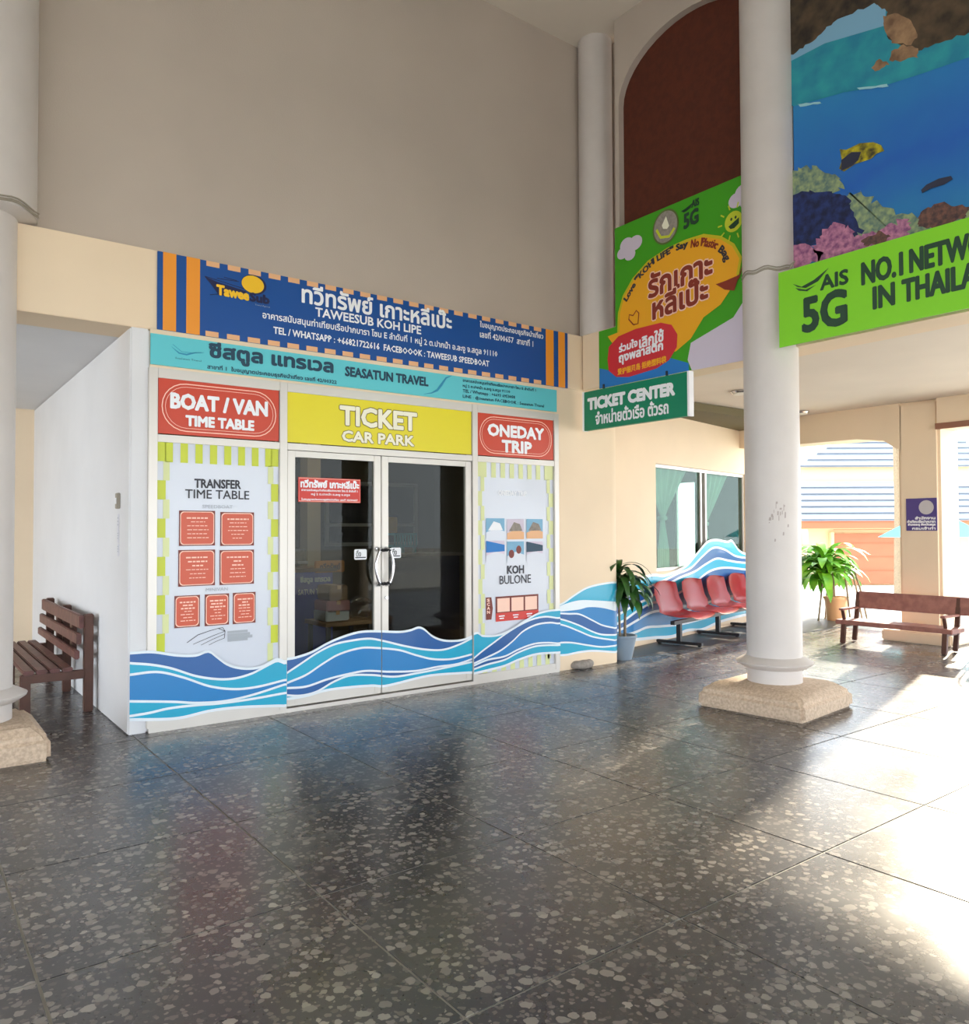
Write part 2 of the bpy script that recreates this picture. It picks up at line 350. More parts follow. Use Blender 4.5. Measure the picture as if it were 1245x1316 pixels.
# right upper wall with arched recesses (bays)
def arch_wall():
    bm = bmesh.new(); x0, x1 = 6.52, 6.72
    bays = [(-1.46, .9), (-4.15, 1.45), (-7.1, 1.1), (-9.7, 1.1)]
    sp, rb = 6.42, .6
    ys = [0.3]; segs = []
    cur = -.50
    def slab(ya, yb, za0, za1, zb0, zb1):
        pts = [(x0, ya, za0), (x0, yb, zb0), (x0, yb, zb1), (x0, ya, za1)]; q = [(x1, a, b) for _, a, b in pts]
        A = [bm.verts.new(p) for p in pts]; B = [bm.verts.new(p) for p in q]
        bm.faces.new(A[::-1]); bm.faces.new(B)
        for i in range(4): bm.faces.new((A[i], A[(i + 1) % 4], B[(i + 1) % 4], B[i]))
    for c, a in bays:
        rb2 = rb if a < 1.2 else 1.0
        slab(cur, c + a, ZT - .05, HC, ZT - .05, HC)
        n = 20
        for i in range(n):
            t0, t1 = math.pi * i / n, math.pi * (i + 1) / n
            slab(c + a * math.cos(t0), c + a * math.cos(t1), sp + rb2 * math.sin(t0), HC, sp + rb2 * math.sin(t1), HC)
        cur = c - a
    slab(cur, -11.3, ZT - .05, HC, ZT - .05, HC)
    return bm
struct(obj('wall_right', arch_wall(), 'plaster_upper'))
struct(obj('wall_infill', bx(6.82, 6.95, -.7, .3, ZT - .05, HC), 'plaster_upper')).name = 'wall_return'
bp_ = struct(obj('wall_panel', bx(6.6, 6.7, -2.45, -.53, ZT - .05, 7.2), 'brown_panel')); bp_.name = 'trim_5'
struct(obj('trim_6', bx(6.62, 6.7, -11.2, -2.6, ZT - .05, HC - .01), 'brown_panel'))
# store volume
struct(obj('wall_shop_left', bx(1.49, 1.64, 0, 5.5, 0, ZB, bev=.012), 'plaster_white')).name = 'wall_side'
struct(obj('wall_corner', bx(6.05, 6.93, .0, .3, 0, ZB), 'plaster_cream'))
struct(obj('wall_corridor_end', bx(-6.4, 1.49, 5.3, 5.5, 0, ZB), 'plaster_cream')).name = 'wall_end'
struct(obj('ceiling', bx(-6.4, 1.63, .44, 5.5, ZB, 3.5), 'plaster_white'))
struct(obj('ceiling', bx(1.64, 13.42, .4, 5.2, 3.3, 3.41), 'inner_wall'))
# passage ceiling, outer beam, passage wall (turned about 11 degrees)
struct(obj('ceiling', bx(6.85, 12.5, -11.3, 3.2, 3.42, 3.55), 'ceiling_paint'))
struct(obj('roof', bx(-8, 13.0, -12, 7, HC + .15, HC + .3), 'roof_tile'))
PD = Vector((.979, .205, 0)).normalized(); PN = Vector((PD.y, -PD.x, 0)); PO = Vector((7.06, .50, 0))
def pbox(s0, s1, d0, d1, z0, z1, bev=0):              # box in the passage wall's own frame (s along, d behind)
    mt = Matrix(((PD.x, -PN.x, 0, PO.x), (PD.y, -PN.y, 0, PO.y), (0, 0, 1, 0), (0, 0, 0, 1)))
    return bx(s0, s1, d0, d1, z0, z1, mtx=mt, bev=bev)
PP = Plane(PO, PD, PN)
W0, W1, WZ0, WZ1 = PP.px(843, 660)[0], PP.px(957, 660)[0] + .06, 1.0, 2.56
bmw = pbox(0, W0, 0, .15, 0, 3.42)
for a in ((W1, 6.4, 0, .15, 0, 3.42), (W0, W1, 0, .15, 0, WZ0), (W0, W1, 0, .15, WZ1, 3.42)):
    t_ = pbox(*a); me_ = bpy.data.meshes.new('t'); t_.to_mesh(me_); t_.free(); bmw.from_mesh(me_); bpy.data.meshes.remove(me_)
struct(obj('wall_passage', bmw, 'plaster_cream'))
# outer beam: soft haunch near the pier
bm = bmesh.new(); prof = [(1.9, 3.42), (1.9, 3.02), (1.0, 2.98), (-.6, 2.96), (-1.0, 2.9), (-1.25, 2.72), (-1.25, 3.42)]
A = [bm.verts.new((11.6, y, z)) for y, z in prof]; B = [bm.verts.new((12.1, y, z)) for y, z in prof]
bm.faces.new(A); bm.faces.new(B[::-1])
for i in range(len(A)): bm.faces.new((A[i], A[(i + 1) % len(A)], B[(i + 1) % len(A)], B[i]))
bmesh.ops.recalc_face_normals(bm, faces=bm.faces); struct(obj('trim_7', bm, 'plaster_cream'))
struct(obj('trim_8', bx(11.55, 12.1, -6, -1.76, 3.0, 3.42), 'plaster_cream')); struct(obj('trim_9', bx(11.5, 11.549, -6, -1.76, 2.98, 3.06), 'rust'))
# beam between col and passage (under the green banner side) is trim_3. Storefront threshold
struct(obj('trim_10', bx(1.64, 6.05, -.03, .12, 0, .035), 'aluminium'))

# ================================================================== COLUMNS
def column(label, cx, cy, r, plinth=True, lower_mat='column_white', top=HC, rz=0, hs=.5, ph=.2):
    t = thing('column', label, 'column', loc=(cx, cy, 0), rz=rz)
    z0 = 0
    if plinth:
        bm = bmesh.new(); h = hs; lv = [(h, 0), (h * .99, ph * .62), (h * .74, ph)]
        rings = [[bm.verts.new((sx * a, sy * a, z)) for sx, sy in ((-1, -1), (1, -1), (1, 1), (-1, 1))] for a, z in lv]
        for a, b in zip(rings, rings[1:]):
            for k in range(4): bm.faces.new((a[k], a[(k + 1) % 4], b[(k + 1) % 4], b[k]))
        bm.faces.new(rings[0][::-1]); bm.faces.new(rings[-1])
        bmesh.ops.bevel(bm, geom=[e for e in bm.edges], offset=.03, segments=2, affect='EDGES')
        obj('plinth', bm, 'plinth_stone', t, True); z0 = ph - .01
        obj('base_drum', lathe(bmesh.new(), [(r * .99, 0), (r * .99, .16)], (0, 0, z0), 48), lower_mat, t, True)
        obj('base_ring', lathe(bmesh.new(), [(r, .14), (r * 1.12, .135), (r * 1.38, .175), (r * 1.4, .19), (r * 1.05, .235), (r * .98, .24)], (0, 0, z0), 48), lower_mat, t, True)
        z0 += .2
    obj('shaft', lathe(bmesh.new(), [(r, z0), (r, 1.2), (r, 2.4), (r, top)], (0, 0, 0), 56), lower_mat, t, True)
    return t
c1 = column('round white column on square stone plinth, in front of the red seats', 6.42, -2.51, .24, rz=R(6), hs=.5, ph=.23)
c2 = column('round cream column at the far left edge, beside the slatted wooden bench', .475, .02, .235, rz=0, hs=.43, ph=.26, top=ZB)
c3 = column('round corner column between the shop front and the potted plant', 6.93, .212, .21, plinth=False, lower_mat='plaster_cream', top=ZB)
column('round column beyond the right edge carrying the sea banner beam', 6.5, -5.75, .232, hs=.5)
obj('upper_shaft', lathe(bmesh.new(), [(.2, 0), (.2, HC - ZT)], (6.64 - 6.93, -.07 - .212, ZT), 48), 'column_white', c3, True)
# upper half of the left column is thicker
obj('upper_shaft', lathe(bmesh.new(), [(.235, 0), (.235, ZT - ZB), (.36, ZT - ZB + .02), (.36, HC - ZB)], (0, 0, ZB), 48), 'column_white', c2, True)
def cable(name, label, cx, cy, r, z, a0, a1, tail):
    bm = bmesh.new()
    for dz, dr in ((0, .006), (.018, .012), (-.012, .01)):
        tube(bm, [(cx + (r + dr) * math.cos(R(a)), cy + (r + dr) * math.sin(R(a)), z + dz + .012 * math.sin(a * .13)) for a in range(a0, a1 + 1, 8)] + tail, .006, 6)
    return tag(obj(name, bm, 'switch_grey'), label, 'cable')
cable('cable', 'thin cables looped round the middle column where the beam meets it', 6.42, -2.51, .232, 3.93, 90, 262, [(6.36, -2.80, 3.98)])
cable('cable', 'thin dark cable round the left column at beam height', .475, .02, .362, 3.93, 200, 345, [])
# scuffs of torn posters on column 1
bm = bmesh.new()
for i in range(18):
    a = R(205 + random.uniform(0, 42)); z = random.gauss(1.78, .2) if i > 8 else random.uniform(1.68, 1.84); w, h = random.uniform(.004, .012), random.uniform(.004, .016)
    if i <= 8: a = R(213 + 3.2 * i + random.uniform(-1, 1)); h = random.uniform(.012, .03); w *= .6
    def q(da, dz): return bm.verts.new((.2412 * math.cos(a + da / .24), .2412 * math.sin(a + da / .24), z + dz))
    bm.faces.new([q(-w, -h), q(w * .8, -h * .8), q(w, h), q(0, h * 1.3), q(-w * .7, h)])
s_ = obj('glue_mark', bm, 'stain', c1); s_['kind'] = 'stuff'; s_.rotation_euler = (0, 0, -R(6))
# pier at the outer edge
pr_ = thing('pier', 'square cream pier behind the low bench, bearing a purple notice', 'pier', loc=(0, 0, 0))
obj('shaft', bx(11.6, 12.22, -1.77, -1.2, .0, 3.418, bev=.04), 'plaster_cream', pr_, True)
obj('footing', bx(11.45, 12.4, -1.95, -1.0, 0, .16, bev=.02), 'plaster_cream', pr_, True)

# ================================================================== SHOP FRONT
FP = Plane((0, -.006, 0), (1, 0, 0), (0, -1, 0))
def F(u, v): return FP.px(u, v)
frame = struct(bpy.data.objects.new('trim_11', None)); COL.objects.link(frame)
XM = [1.66, 2.76, 4.87, 6.02]
for i, x in enumerate(XM): obj('mullion', bx(x - .035, x + .035, -.035, .08, .035, 2.93, bev=.004), 'aluminium', frame)
for z, h in ((2.36, .03), (2.89, .04)): 
    for a, b in zip(XM, XM[1:]): obj('rail', bx(a + .035, b - .035, -.03, .08, z - h, z + h, bev=.003), 'aluminium', frame)
for a, b in ((XM[0], XM[1]), (XM[2], XM[3])): obj('rail', bx(a + .035, b - .035, -.03, .08, .035, .1), 'aluminium', frame)
struct(obj('trim_12', bx(1.64, 6.05, .0, .4, 2.93, ZB + .01), 'plaster_cream'))

# --- waves, drawn as curves over the shop front
def smooth(pts, x):
    if x <= pts[0][0]: return pts[0][1]
    if x >= pts[-1][0]: return pts[-1][1]
    for i in range(len(pts) - 1):
        if pts[i][0] <= x <= pts[i + 1][0]:
            (x0, y0), (x1, y1) = pts[i], pts[i + 1]
            xm, ym = pts[i - 1] if i else (x0 - 1e-3, y0); xp, yp = pts[i + 2] if i + 2 < len(pts) else (x1 + 1e-3, y1)
            m0 = (y1 - ym) / (x1 - xm) if i else (y1 - y0) / (x1 - x0); m1 = (yp - y0) / (xp - x0) if i + 2 < len(pts) else (y1 - y0) / (x1 - x0)
            h = x1 - x0; t = (x - x0) / h
            return (2*t**3 - 3*t*t + 1) * y0 + (t**3 - 2*t*t + t) * h * m0 + (-2*t**3 + 3*t*t) * y1 + (t**3 - t*t) * h * m1
def c5(pts): return [F(180 + a / 2.83, 800 + b / 2.83) for a, b in pts]
def c6(pts): return [F(600 + a / 3.458, 720 + b / 3.458) for a, b in pts]
SEC1 = dict(x=(1.495, 2.79), lines=dict(
    T=c5([(-42, 110), (40, 106), (130, 118), (200, 118), (245, 104), (275, 125), (310, 150), (350, 163), (400, 166), (440, 158), (480, 136), (495, 132), (518, 140)]),
    A=c5([(-42, 146), (40, 152), (110, 165), (200, 193), (280, 204), (340, 201), (400, 184), (440, 164), (480, 143), (495, 138), (518, 146)]),
    B=c5([(-42, 188), (60, 178), (150, 197), (250, 230), (340, 240), (420, 232), (518, 208)]),
    C=c5([(-42, 284), (120, 286), (200, 290), (300, 284), (400, 262), (518, 224)]),
    D=c5([(-42, 338), (30, 326), (100, 310), (200, 298), (280, 292), (400, 276), (518, 255)]),
    E=c5([(-42, 350), (130, 345), (250, 318), (350, 306), (490, 300), (518, 300)])),
    fill=[('T', 'A', 'wave_dark'), ('A', 'B', 'wave_cyan'), ('B', 'C', 'wave_blue'), ('C', 'D', 'wave_cyan'), ('D', 'E', 'wave_cyan')])
SEC2 = dict(x=(2.735, 4.9), lines=dict(
    T=c5([(510, 140), (525, 134), (560, 128), (620, 108), (680, 75), (740, 50), (800, 34), (860, 32), (940, 34), (980, 28), (1010, 18), (1030, 25), (1060, 50), (1100, 65), (1150, 66), (1180, 60), (1215, 44)]),
    A=c5([(510, 200), (525, 187), (580, 150), (640, 110), (700, 80), (760, 66), (830, 58), (880, 66), (960, 85), (1040, 98), (1100, 98), (1160, 78), (1215, 50)]),
    B=c5([(510, 232), (525, 222), (600, 190), (660, 150), (720, 115), (800, 92), (860, 92), (940, 100), (1000, 118), (1060, 132), (1130, 132), (1215, 112)]),
    C=c5([(510, 240), (525, 238), (600, 232), (680, 205), (760, 185), (820, 175), (900, 178), (1000, 175), (1080, 160), (1150, 150), (1215, 128)]),
    D=c5([(510, 262), (580, 265), (640, 250), (700, 215), (760, 192), (840, 190), (920, 196), (1000, 184), (1100, 165), (1215, 140)]),
    E=c5([(510, 280), (600, 265), (660, 248), (720, 238), (840, 228), (880, 230), (930, 220), (1000, 202), (1060, 190), (1170, 182), (1215, 180)])),
    fill=[('T', 'A', 'wave_dark'), ('A', 'B', 'wave_cyan'), ('B', 'C', 'wave_blue'), ('C', 'D', 'wave_dark'), ('D', 'E', 'wave_cyan')])
SEC3 = dict(x=(4.84, 6.06), lines=dict(
    T=c6([(15, 330), (40, 322), (60, 335), (130, 332), (190, 308), (240, 275), (300, 240), (350, 225), (395, 220)]),
    A=c6([(15, 440), (60, 402), (110, 365), (160, 328), (220, 290), (280, 262), (340, 250), (395, 256)]),
    B=c6([(15, 460), (80, 430), (140, 400), (190, 362), (240, 315), (300, 285), (360, 276), (395, 280)]),
    C=c6([(15, 470), (80, 442), (160, 425), (220, 395), (290, 370), (350, 365), (395, 368)]),
    D=c6([(15, 485), (80, 462), (160, 440), (220, 408), (290, 382), (350, 376), (395, 376)]),
    E=c6([(15, 502), (100, 482), (160, 466), (220, 440), (300, 415), (395, 408)])),
    fill=[('T', 'A', 'wave_cyan'), ('A', 'B', 'wave_dark'), ('B', 'C', 'wave_blue'), ('C', 'D', 'wave_dark'), ('D', 'E', 'wave_cyan')])
SEC4 = dict(x=(6.05, 7.2), lines=dict(
    T=c6([(380, 212), (430, 190), (480, 155), (530, 125), (580, 110), (640, 100), (660, 100)]),
    G=c6([(380, 222), (440, 197), (500, 182), (560, 182), (660, 188)]),
    H=c6([(380, 228), (440, 222), (500, 215), (540, 205), (600, 208), (660, 222)]),
    I=c6([(380, 234), (450, 238), (500, 240), (560, 268), (600, 288), (660, 302)]),
    A=c6([(380, 254), (440, 268), (500, 290), (560, 318), (600, 330), (660, 332)]),
    B=c6([(380, 278), (440, 292), (500, 316), (560, 340), (660, 356)]),
    C=c6([(380, 368), (460, 366), (540, 378), (600, 385), (660, 380)]),
    E=c6([(380, 422), (440, 420), (500, 408), (560, 402), (660, 408)])),
    fill=[('T', 'G', 'wave_cyan'), ('G', 'H', 'wave_white'), ('H', 'I', 'wave_blue'), ('I', 'A', 'wave_dark'), ('A', 'B', 'wave_cyan'), ('B', 'C', 'wave_blue'), ('C', 'E', 'wave_cyan')])
def wave_decal(parent_or_label, sec, x0, x1, pl, w=.02, wrap=None, film=False, step=.025, name='wave_decal', k0=1):
    root = parent_or_label
    n = max(2, int((x1 - x0) / step)); xs = [x0 + (x1 - x0) * i / n for i in range(n + 1)]
    L = sec['lines']
    class WP:                                        # wraps the flat drawing round a curved surface when asked
        n = pl.n
        @staticmethod
        def at(a, b, k=0): return wrap(a, b, k) if wrap else pl.at(a, b, k)
    def strip(top, bot, m, k, nm):
        quads = []
        for a, b in zip(xs, xs[1:]):
            ta, tb, ba, bb = top(a), top(b), bot(a), bot(b)
            if ta - ba < 1e-4 and tb - bb < 1e-4: continue
            quads.append([(a, min(ba, ta)), (b, min(bb, tb)), (b, tb), (a, ta)])
        if not quads: return
        bm = bmesh.new()
        for q in quads:
            f = bm.faces.new([bm.verts.new(WP.at(x, y, k)) for x, y in q]); f.normal_update()
            if f.normal.dot(pl.n) < 0: f.normal_flip()
        obj(nm, bm, m, root)
    keys = list(L)
    strip(lambda x: smooth(L[keys[0]], x) + w * .6, lambda x: smooth(L[keys[-1]], x) - w * .7, 'wave_white', k0, 'white_ground')
    for t, b, m in sec['fill']:
        if m == 'wave_white': continue
        strip(lambda x: smooth(L[t], x) - w * .5, lambda x: smooth(L[b], x) + w * .5, m, k0 + 1, 'colour_band')

# --- window panels with posters (left and right of the doors)
def poster_border(root, x0, x1, z0, z1, pale=False):
    g = 'lime_pale' if pale else 'lime'
    def each(nm, qs, m):
        for q in qs: flat(nm, root, FP, [q], m, 3)
    n = 8; dx = (x1 - x0) / (2 * n + 1)
    each('top_stripe', [rect(x0 + (2 * i + 1) * dx, x0 + (2 * i + 2) * dx, z1 - .16, z1) for i in range(n)], g)
    each('bottom_stripe', [rect(x0 + (2 * i + 1) * dx, x0 + (2 * i + 2) * dx, z0, z0 + .16) for i in range(n)], g)
    h = .155; m = int((z1 - z0) / h)
    for s, xa in ((0, x0), (1, x1 - .065)):
        each('side_check', [rect(xa, xa + .065, z1 - (i + 1) * h, z1 - i * h) for i in range(0, m, 2)], g)
        each('side_check', [rect(xa + (.045 if s == 0 else -.03), xa + (.095 if s == 0 else .02), z1 - (i + 1) * h, z1 - i * h) for i in range(1, m, 2)], 'lime_pale')
w1 = sroot('window_1'); obj('pane', bx(1.69, 2.73, .01, .02, .1, 2.33), 'dark_glass', w1)
w2 = sroot('window_2'); obj('pane', bx(4.9, 5.99, .01, .02, .1, 2.33), 'dark_glass', w2)
tp = thing('timetable_poster', 'tall white transfer time table poster with lime checks, left of the glass doors', 'poster')
obj('sheet', bx(1.695, 2.725, -.005, .009, .1, 2.33), 'poster_white', tp); poster_border(tp, 1.7, 2.72, .1, 2.33)
def frect(u0, v0, u1, v1): a, b = F(u0, v0), F(u1, v1); return a[0], b[0], b[1], a[1]
def ztext(root, s, uc0, uc1, vtop, vbot, um, m, bold=0, k=4, res=2):
    a0, a1 = F(uc0, 600)[0], F(uc1, 600)[0]; zt, zb = F(um, vtop)[1], F(um, vbot)[1]
    return text(root, FP, s, a0, a1, zb, zt, m, bold, k, res)
ztext(tp, 'TRANSFER', 250, 309, 616.5, 627.5, 280, 'dark_ink', .003)
ztext(tp, 'TIME TABLE', 238, 320, 630, 641, 280, 'dark_ink', .001)
ztext(tp, 'SPEEDBOAT', 260, 299, 649, 653.5, 280, 'grey_ink')
ztext(tp, 'MINIVAN', 265, 293, 755, 759.5, 280, 'grey_ink')
cards = [(230, 656, 276, 701), (283, 658, 326, 701), (229, 707, 276, 752), (282, 707, 326, 750), (224, 766, 256.5, 805), (263, 764, 294, 802.5), (299, 762, 328, 800)]
for i, (u0, v0, u1, v1) in enumerate(cards):
    a0, a1, b0, b1 = frect(u0, v0, u1, v1)
    c = flat('timetable_card', tp, FP, [rect(a0, a1, b0, b1)], 'card_edge', 4)
    flat('card_face', c, FP, [rrect(a0 + .008, a1 - .008, b0 + .008, b1 - .008, .03)], 'pink_ink', 5)
    flat('card_field', c, FP, [rrect(a0 + .015, a1 - .015, b0 + .015, b1 - .015, .028)], 'card_red', 6)
    n = 6 if i < 4 else 7; q = []; rnd = random.Random(i)
    w = (a1 - a0)
    for r_ in range(n):
        zz = b1 - (b1 - b0) * (.2 + .68 * r_ / n); hw = w * rnd.uniform(.1, .3) if r_ else w * .3
        h = .009 if r_ == 0 or (i in (2, 3, 4, 5, 6) and r_ < 3) else .005
        x = (a0 + a1) / 2 - hw
        while x < (a0 + a1) / 2 + hw:
            l = rnd.uniform(.015, .04); q.append(rect(x, min(x + l, (a0 + a1) / 2 + hw + .01), zz - h, zz + h * .3)); x += l + .007
    flat('timetable_line', c, FP, q, 'pink_ink', 7)
bo = [F(240, 826), F(254, 816), F(268, 811), F(280, 807.5), F(289, 811)]
bl = [stroke(bo, .005), stroke([F(289, 811), F(276, 816), F(262, 822), F(248, 828)], .004), stroke([F(280, 807.5), F(286, 806.5), F(289, 811), F(288, 820)], .005), stroke([F(288, 815), F(272, 822), F(258, 829)], .004), stroke([F(288, 820), F(278, 824), F(268, 829)], .004)]
flat('boat_drawing', tp, FP, [q for s in bl for q in s], 'dark_ink', 4)
flat('small_print', tp, FP, [rect(*frect(292, 811 + 3.5 * i, 318 + 3 * (i % 3), 812 + 3.5 * i)) for i in range(4)], 'grey_ink', 4)
# oneday poster
op = thing('trip_poster', 'tall white island trip poster with six photos, right of the glass doors', 'poster')
obj('sheet', bx(4.905, 5.985, -.005, .009, .1, 2.33), 'poster_white', op); poster_border(op, 4.91, 5.98, .1, 2.33, True)
ztext(op, 'ONEDAY TRIP', 640, 676, 631, 637, 658, 'white_ink', .003); ztext(op, 'KOH', 651, 672, 727, 737, 661, 'dark_ink', .004); ztext(op, 'BULONE', 641, 681, 739, 750, 661, 'dark_ink', .001)
ph = [(624, 666, 648, 692), (651, 667, 673, 693), (676, 667, 697, 692), (624, 695, 648, 722), (651, 696, 673, 722), (676, 696, 697, 720)]
for i, (u0, v0, u1, v1) in enumerate(ph):
    a0, a1, b0, b1 = frect(u0, v0, u1, v1); w, h = a1 - a0, b1 - b0
    c = flat('photo_print', op, FP, [rect(a0, a1, b0, b1)], 'cloud' if i % 2 else 'sky_print', 4)
    flat('sand', c, FP, [[(a0, b0), (a1, b0), (a1, b0 + h * .35), (a0 + w * .5, b0 + h * .5), (a0, b0 + h * .3)]], 'peach' if i in (1, 2) else 'poster_white', 5)
    if i in (3, 5): flat('sea', c, FP, [[(a0, b0 + h * .45), (a1, b0 + h * .5), (a1, b0 + h * .8), (a0, b1)]], 'banner_blue' if i == 3 else 'teal_text', 6)
    if i == 4: flat('shell', c, FP, [ell(a0 + w * .25, b0 + h * .4, w * .16, h * .2), ell(a0 + w * .68, b0 + h * .6, w * .15, h * .2)], 'card_edge', 6)
    if i in (0, 1, 2): flat('headland', c, FP, [[(a0 + w * .1, b0 + h * .4), (a0 + w * .9, b0 + h * .42), (a0 + w * .75, b0 + h * .75), (a0 + w * .4, b0 + h * .85)]], 'stone_grey' if i else 'white_ink', 6)
a0, a1, b0, b1 = frect(636.5, 767, 691.5, 794)
rb_ = flat('code_board', op, FP, [rect(a0, a1, b0, b1)], 'card_edge', 4); flat('code_board_base', rb_, FP, [rect(a0, a1, b0, b0 + .09)], 'sticker_red', 5)
for i in range(3):
    x = a0 + .02 + i * (a1 - a0 - .02) / 3; flat('blank_label', rb_, FP, [rect(x, x + (a1 - a0) / 3 - .03, b0 + .1, b1 - .02)], 'pink_ink', 6)
    flat('label_line', rb_, FP, [rect(x + .02, x + .1, b0 + .05, b0 + .062), rect(x + .03, x + .09, b0 + .025, b0 + .037)], 'white_ink', 6)
a0, a1, b0, b1 = frect(624, 768, 633, 796); ar_ = flat('arrow_tab', op, FP, [[(a0, b0), (a1 - .02, b0), (a1, (b0 + b1) / 2), (a1 - .02, b1), (a0, b1)]], 'card_edge', 4)
for i, ch in enumerate('SCAN'): text(ar_, FP, ch, a0 + .015, a0 + .05, b1 - .045 - i * .042, b1 - .015 - i * .042, 'pink_ink', .002, 5)
# transom sign boards
def board(name, label, x0, x1, z0, z1, m, y=.0, th=.02, cat='sign'):
    t = thing(name, label, cat); obj('board', bx(x0, x1, y - th, y, z0, z1, bev=.002), m, t)
    return t, Plane((0, y - th - .0006, 0), (1, 0, 0), (0, -1, 0))
def red_ring(t, pl, x0, x1, z0, z1):
    for ins, w, m in ((.03, .008, 'pink_ink'), (.055, .004, 'pink_ink')):
        flat('ring', t, pl, stroke(rrect(x0 + ins, x1 - ins, z0 + ins, z1 - ins, min(.19, (z1 - z0) / 2 - ins - .002)), w, True), m, 2)
t, pl = board('transom_sign', 'red sign reading BOAT / VAN TIME TABLE above the left poster', 1.7, 2.72, 2.4, 2.85, 'red_sign'); red_ring(t, pl, 1.7, 2.72, 2.4, 2.85)
text(t, pl, 'BOAT / VAN', 1.80, 2.61, 2.615, 2.735, 'white_ink', .008, 3); text(t, pl, 'TIME TABLE', 1.92, 2.49, 2.48, 2.56, 'white_ink', .006, 3)
t, pl = board('transom_sign', 'yellow sign reading TICKET CAR PARK above the glass doors', 2.8, 4.83, 2.4, 2.85, 'yellow_sign')
text(t, pl, 'TICKET', 3.32, 4.15, 2.60, 2.77, 'outline_ink', .018, 2, name='letter_outline'); text(t, pl, 'TICKET', 3.32, 4.15, 2.60, 2.77, 'cream_ink', .01, 3)
text(t, pl, 'CAR PARK', 3.34, 4.12, 2.445, 2.54, 'outline_ink', .012, 2, name='letter_outline'); text(t, pl, 'CAR PARK', 3.34, 4.12, 2.445, 2.54, 'cream_ink', .006, 3)
t, pl = board('transom_sign', 'red sign reading ONEDAY TRIP above the right poster', 4.91, 5.98, 2.4, 2.85, 'red_sign'); red_ring(t, pl, 4.91, 5.98, 2.4, 2.85)
text(t, pl, 'ONEDAY', 5.05, 5.83, 2.62, 2.74, 'white_ink', .009, 3); text(t, pl, 'TRIP', 5.24, 5.65, 2.455, 2.575, 'white_ink', .009, 3)
# teal sign
t, pl = board('shop_sign', 'turquoise travel shop sign running over the whole shop front', 1.64, 6.04, 2.955, 3.205, 'teal')
def S(pl, u, v): return pl.px(u, v)
def ptext(t, pl, s, u0, v0, u1, v1, h, m, bold=0, k=3, res=2):      # baseline from (u0,v0) to (u1,v1), height h metres
    a, b = pl.px(u0, v0), pl.px(u1, v1); z = (a[1] + b[1]) / 2
    return text(t, pl, s, a[0], b[0], z, z + h, m, bold, k, res)
text(t, pl, 'ซีสตูล แทรเวล', 2.11, 3.24, 3.035, 3.195, 'teal_text', .008, 3, 3)
text(t, pl, 'SEASATUN TRAVEL', 3.37, 4.29, 3.06, 3.145, 'teal_text', .005, 3)
text(t, pl, 'สาขาที่ 1  ใบอนุญาตประกอบธุรกิจนำเที่ยว เลขที่ 42/00322', 2.09, 3.28, 2.96, 3.01, 'teal_text', .0015, 3, 1)
for i, s in enumerate(('อาคารสนับสนุนท่าเทียบเรือปากบารา โซน E ลำดับที่ 1', 'หมู่ 2 ต.ปากน้ำ อ.ละงู จ.สตูล 91110', 'TEL / Whatsapp : +6693 6953058', 'LINE : @seasatun FACEBOOK : Seasatun Travel')):
    text(t, pl, s, 4.72, (5.72, 5.35, 5.42, 5.84)[i], 3.145 - i * .056, 3.188 - i * .056, 'teal_text', .0012, 3, 1)
flat('wave_logo', t, pl, stroke([(1.80, 3.115), (1.86, 3.07), (1.92, 3.065), (1.99, 3.09), (2.06, 3.10)], [.002, .012, .014, .01, .003]) + stroke([(1.81, 3.135), (1.88, 3.085), (1.96, 3.085), (2.04, 3.10)], .004), 'wave_teal', 3)
text(t, pl, 'SeaSatun Travel', 1.83, 2.04, 3.02, 3.035, 'teal_text', 0, 3, 1)
flat('swoosh', t, pl, stroke([(4.24, 2.975), (4.33, 2.995), (4.40, 3.03), (4.45, 3.09), (4.51, 3.17), (4.58, 3.2)], [.003, .012, .022, .026, .016, .004]), 'wave_teal', 3)
# big blue banner
t, pl = board('shop_banner', 'long dark blue speedboat shop banner with orange end stripes on the beam', 1.69, 6.22, ZB + .005, ZT - .005, 'blue', y=-.002, th=.012)
def vst(x0, x1, m='orange'): flat('end_stripe', t, pl, [rect(x0, x1, ZB + .005, ZT - .005)], m, 2)
vst(F(209, 360)[0], F(226, 360)[0]); vst(F(239, 360)[0], F(256.5, 360)[0])
vst(F(700.5, 450)[0], F(710.5, 450)[0]); vst(F(716.5, 450)[0], F(725, 450)[0])
xa, xb = F(273, 360)[0], F(690, 450)[0]
n = 21
for i in range(n):
    x = xa + (xb - xa) * i / (n - 1)
    flat('edge_notch', t, pl, [rect(x - .055, x + .055, ZT - .05, ZT - .005)], 'peach', 2); flat('edge_notch', t, pl, [rect(x - .06, x + .05, ZB + .005, ZB + .05)], 'peach', 2)
text(t, pl, 'ทวีทรัพย์ เกาะหลีเป๊ะ', 2.94, 4.58, 3.68, 3.86, 'white_ink', .006, 3, 3)
text(t, pl, 'TAWEESUB KOH LIPE', 3.07, 4.21, 3.575, 3.655, 'white_ink', .003, 3)
text(t, pl, 'อาคารสนับสนุนท่าเทียบเรือปากบารา โซน E ลำดับที่ 1 หมู่ 2 ต.ปากน้ำ อ.ละงู จ.สตูล 91110', 2.57, 5.18, 3.455, 3.545, 'white_ink', .0015, 3, 1)
text(t, pl, 'TEL / WHATSAPP : +66821722616  FACEBOOOK : TAWEESUB SPEEDBOAT', 2.67, 5.07, 3.355, 3.415, 'white_ink', .002, 3, 1)
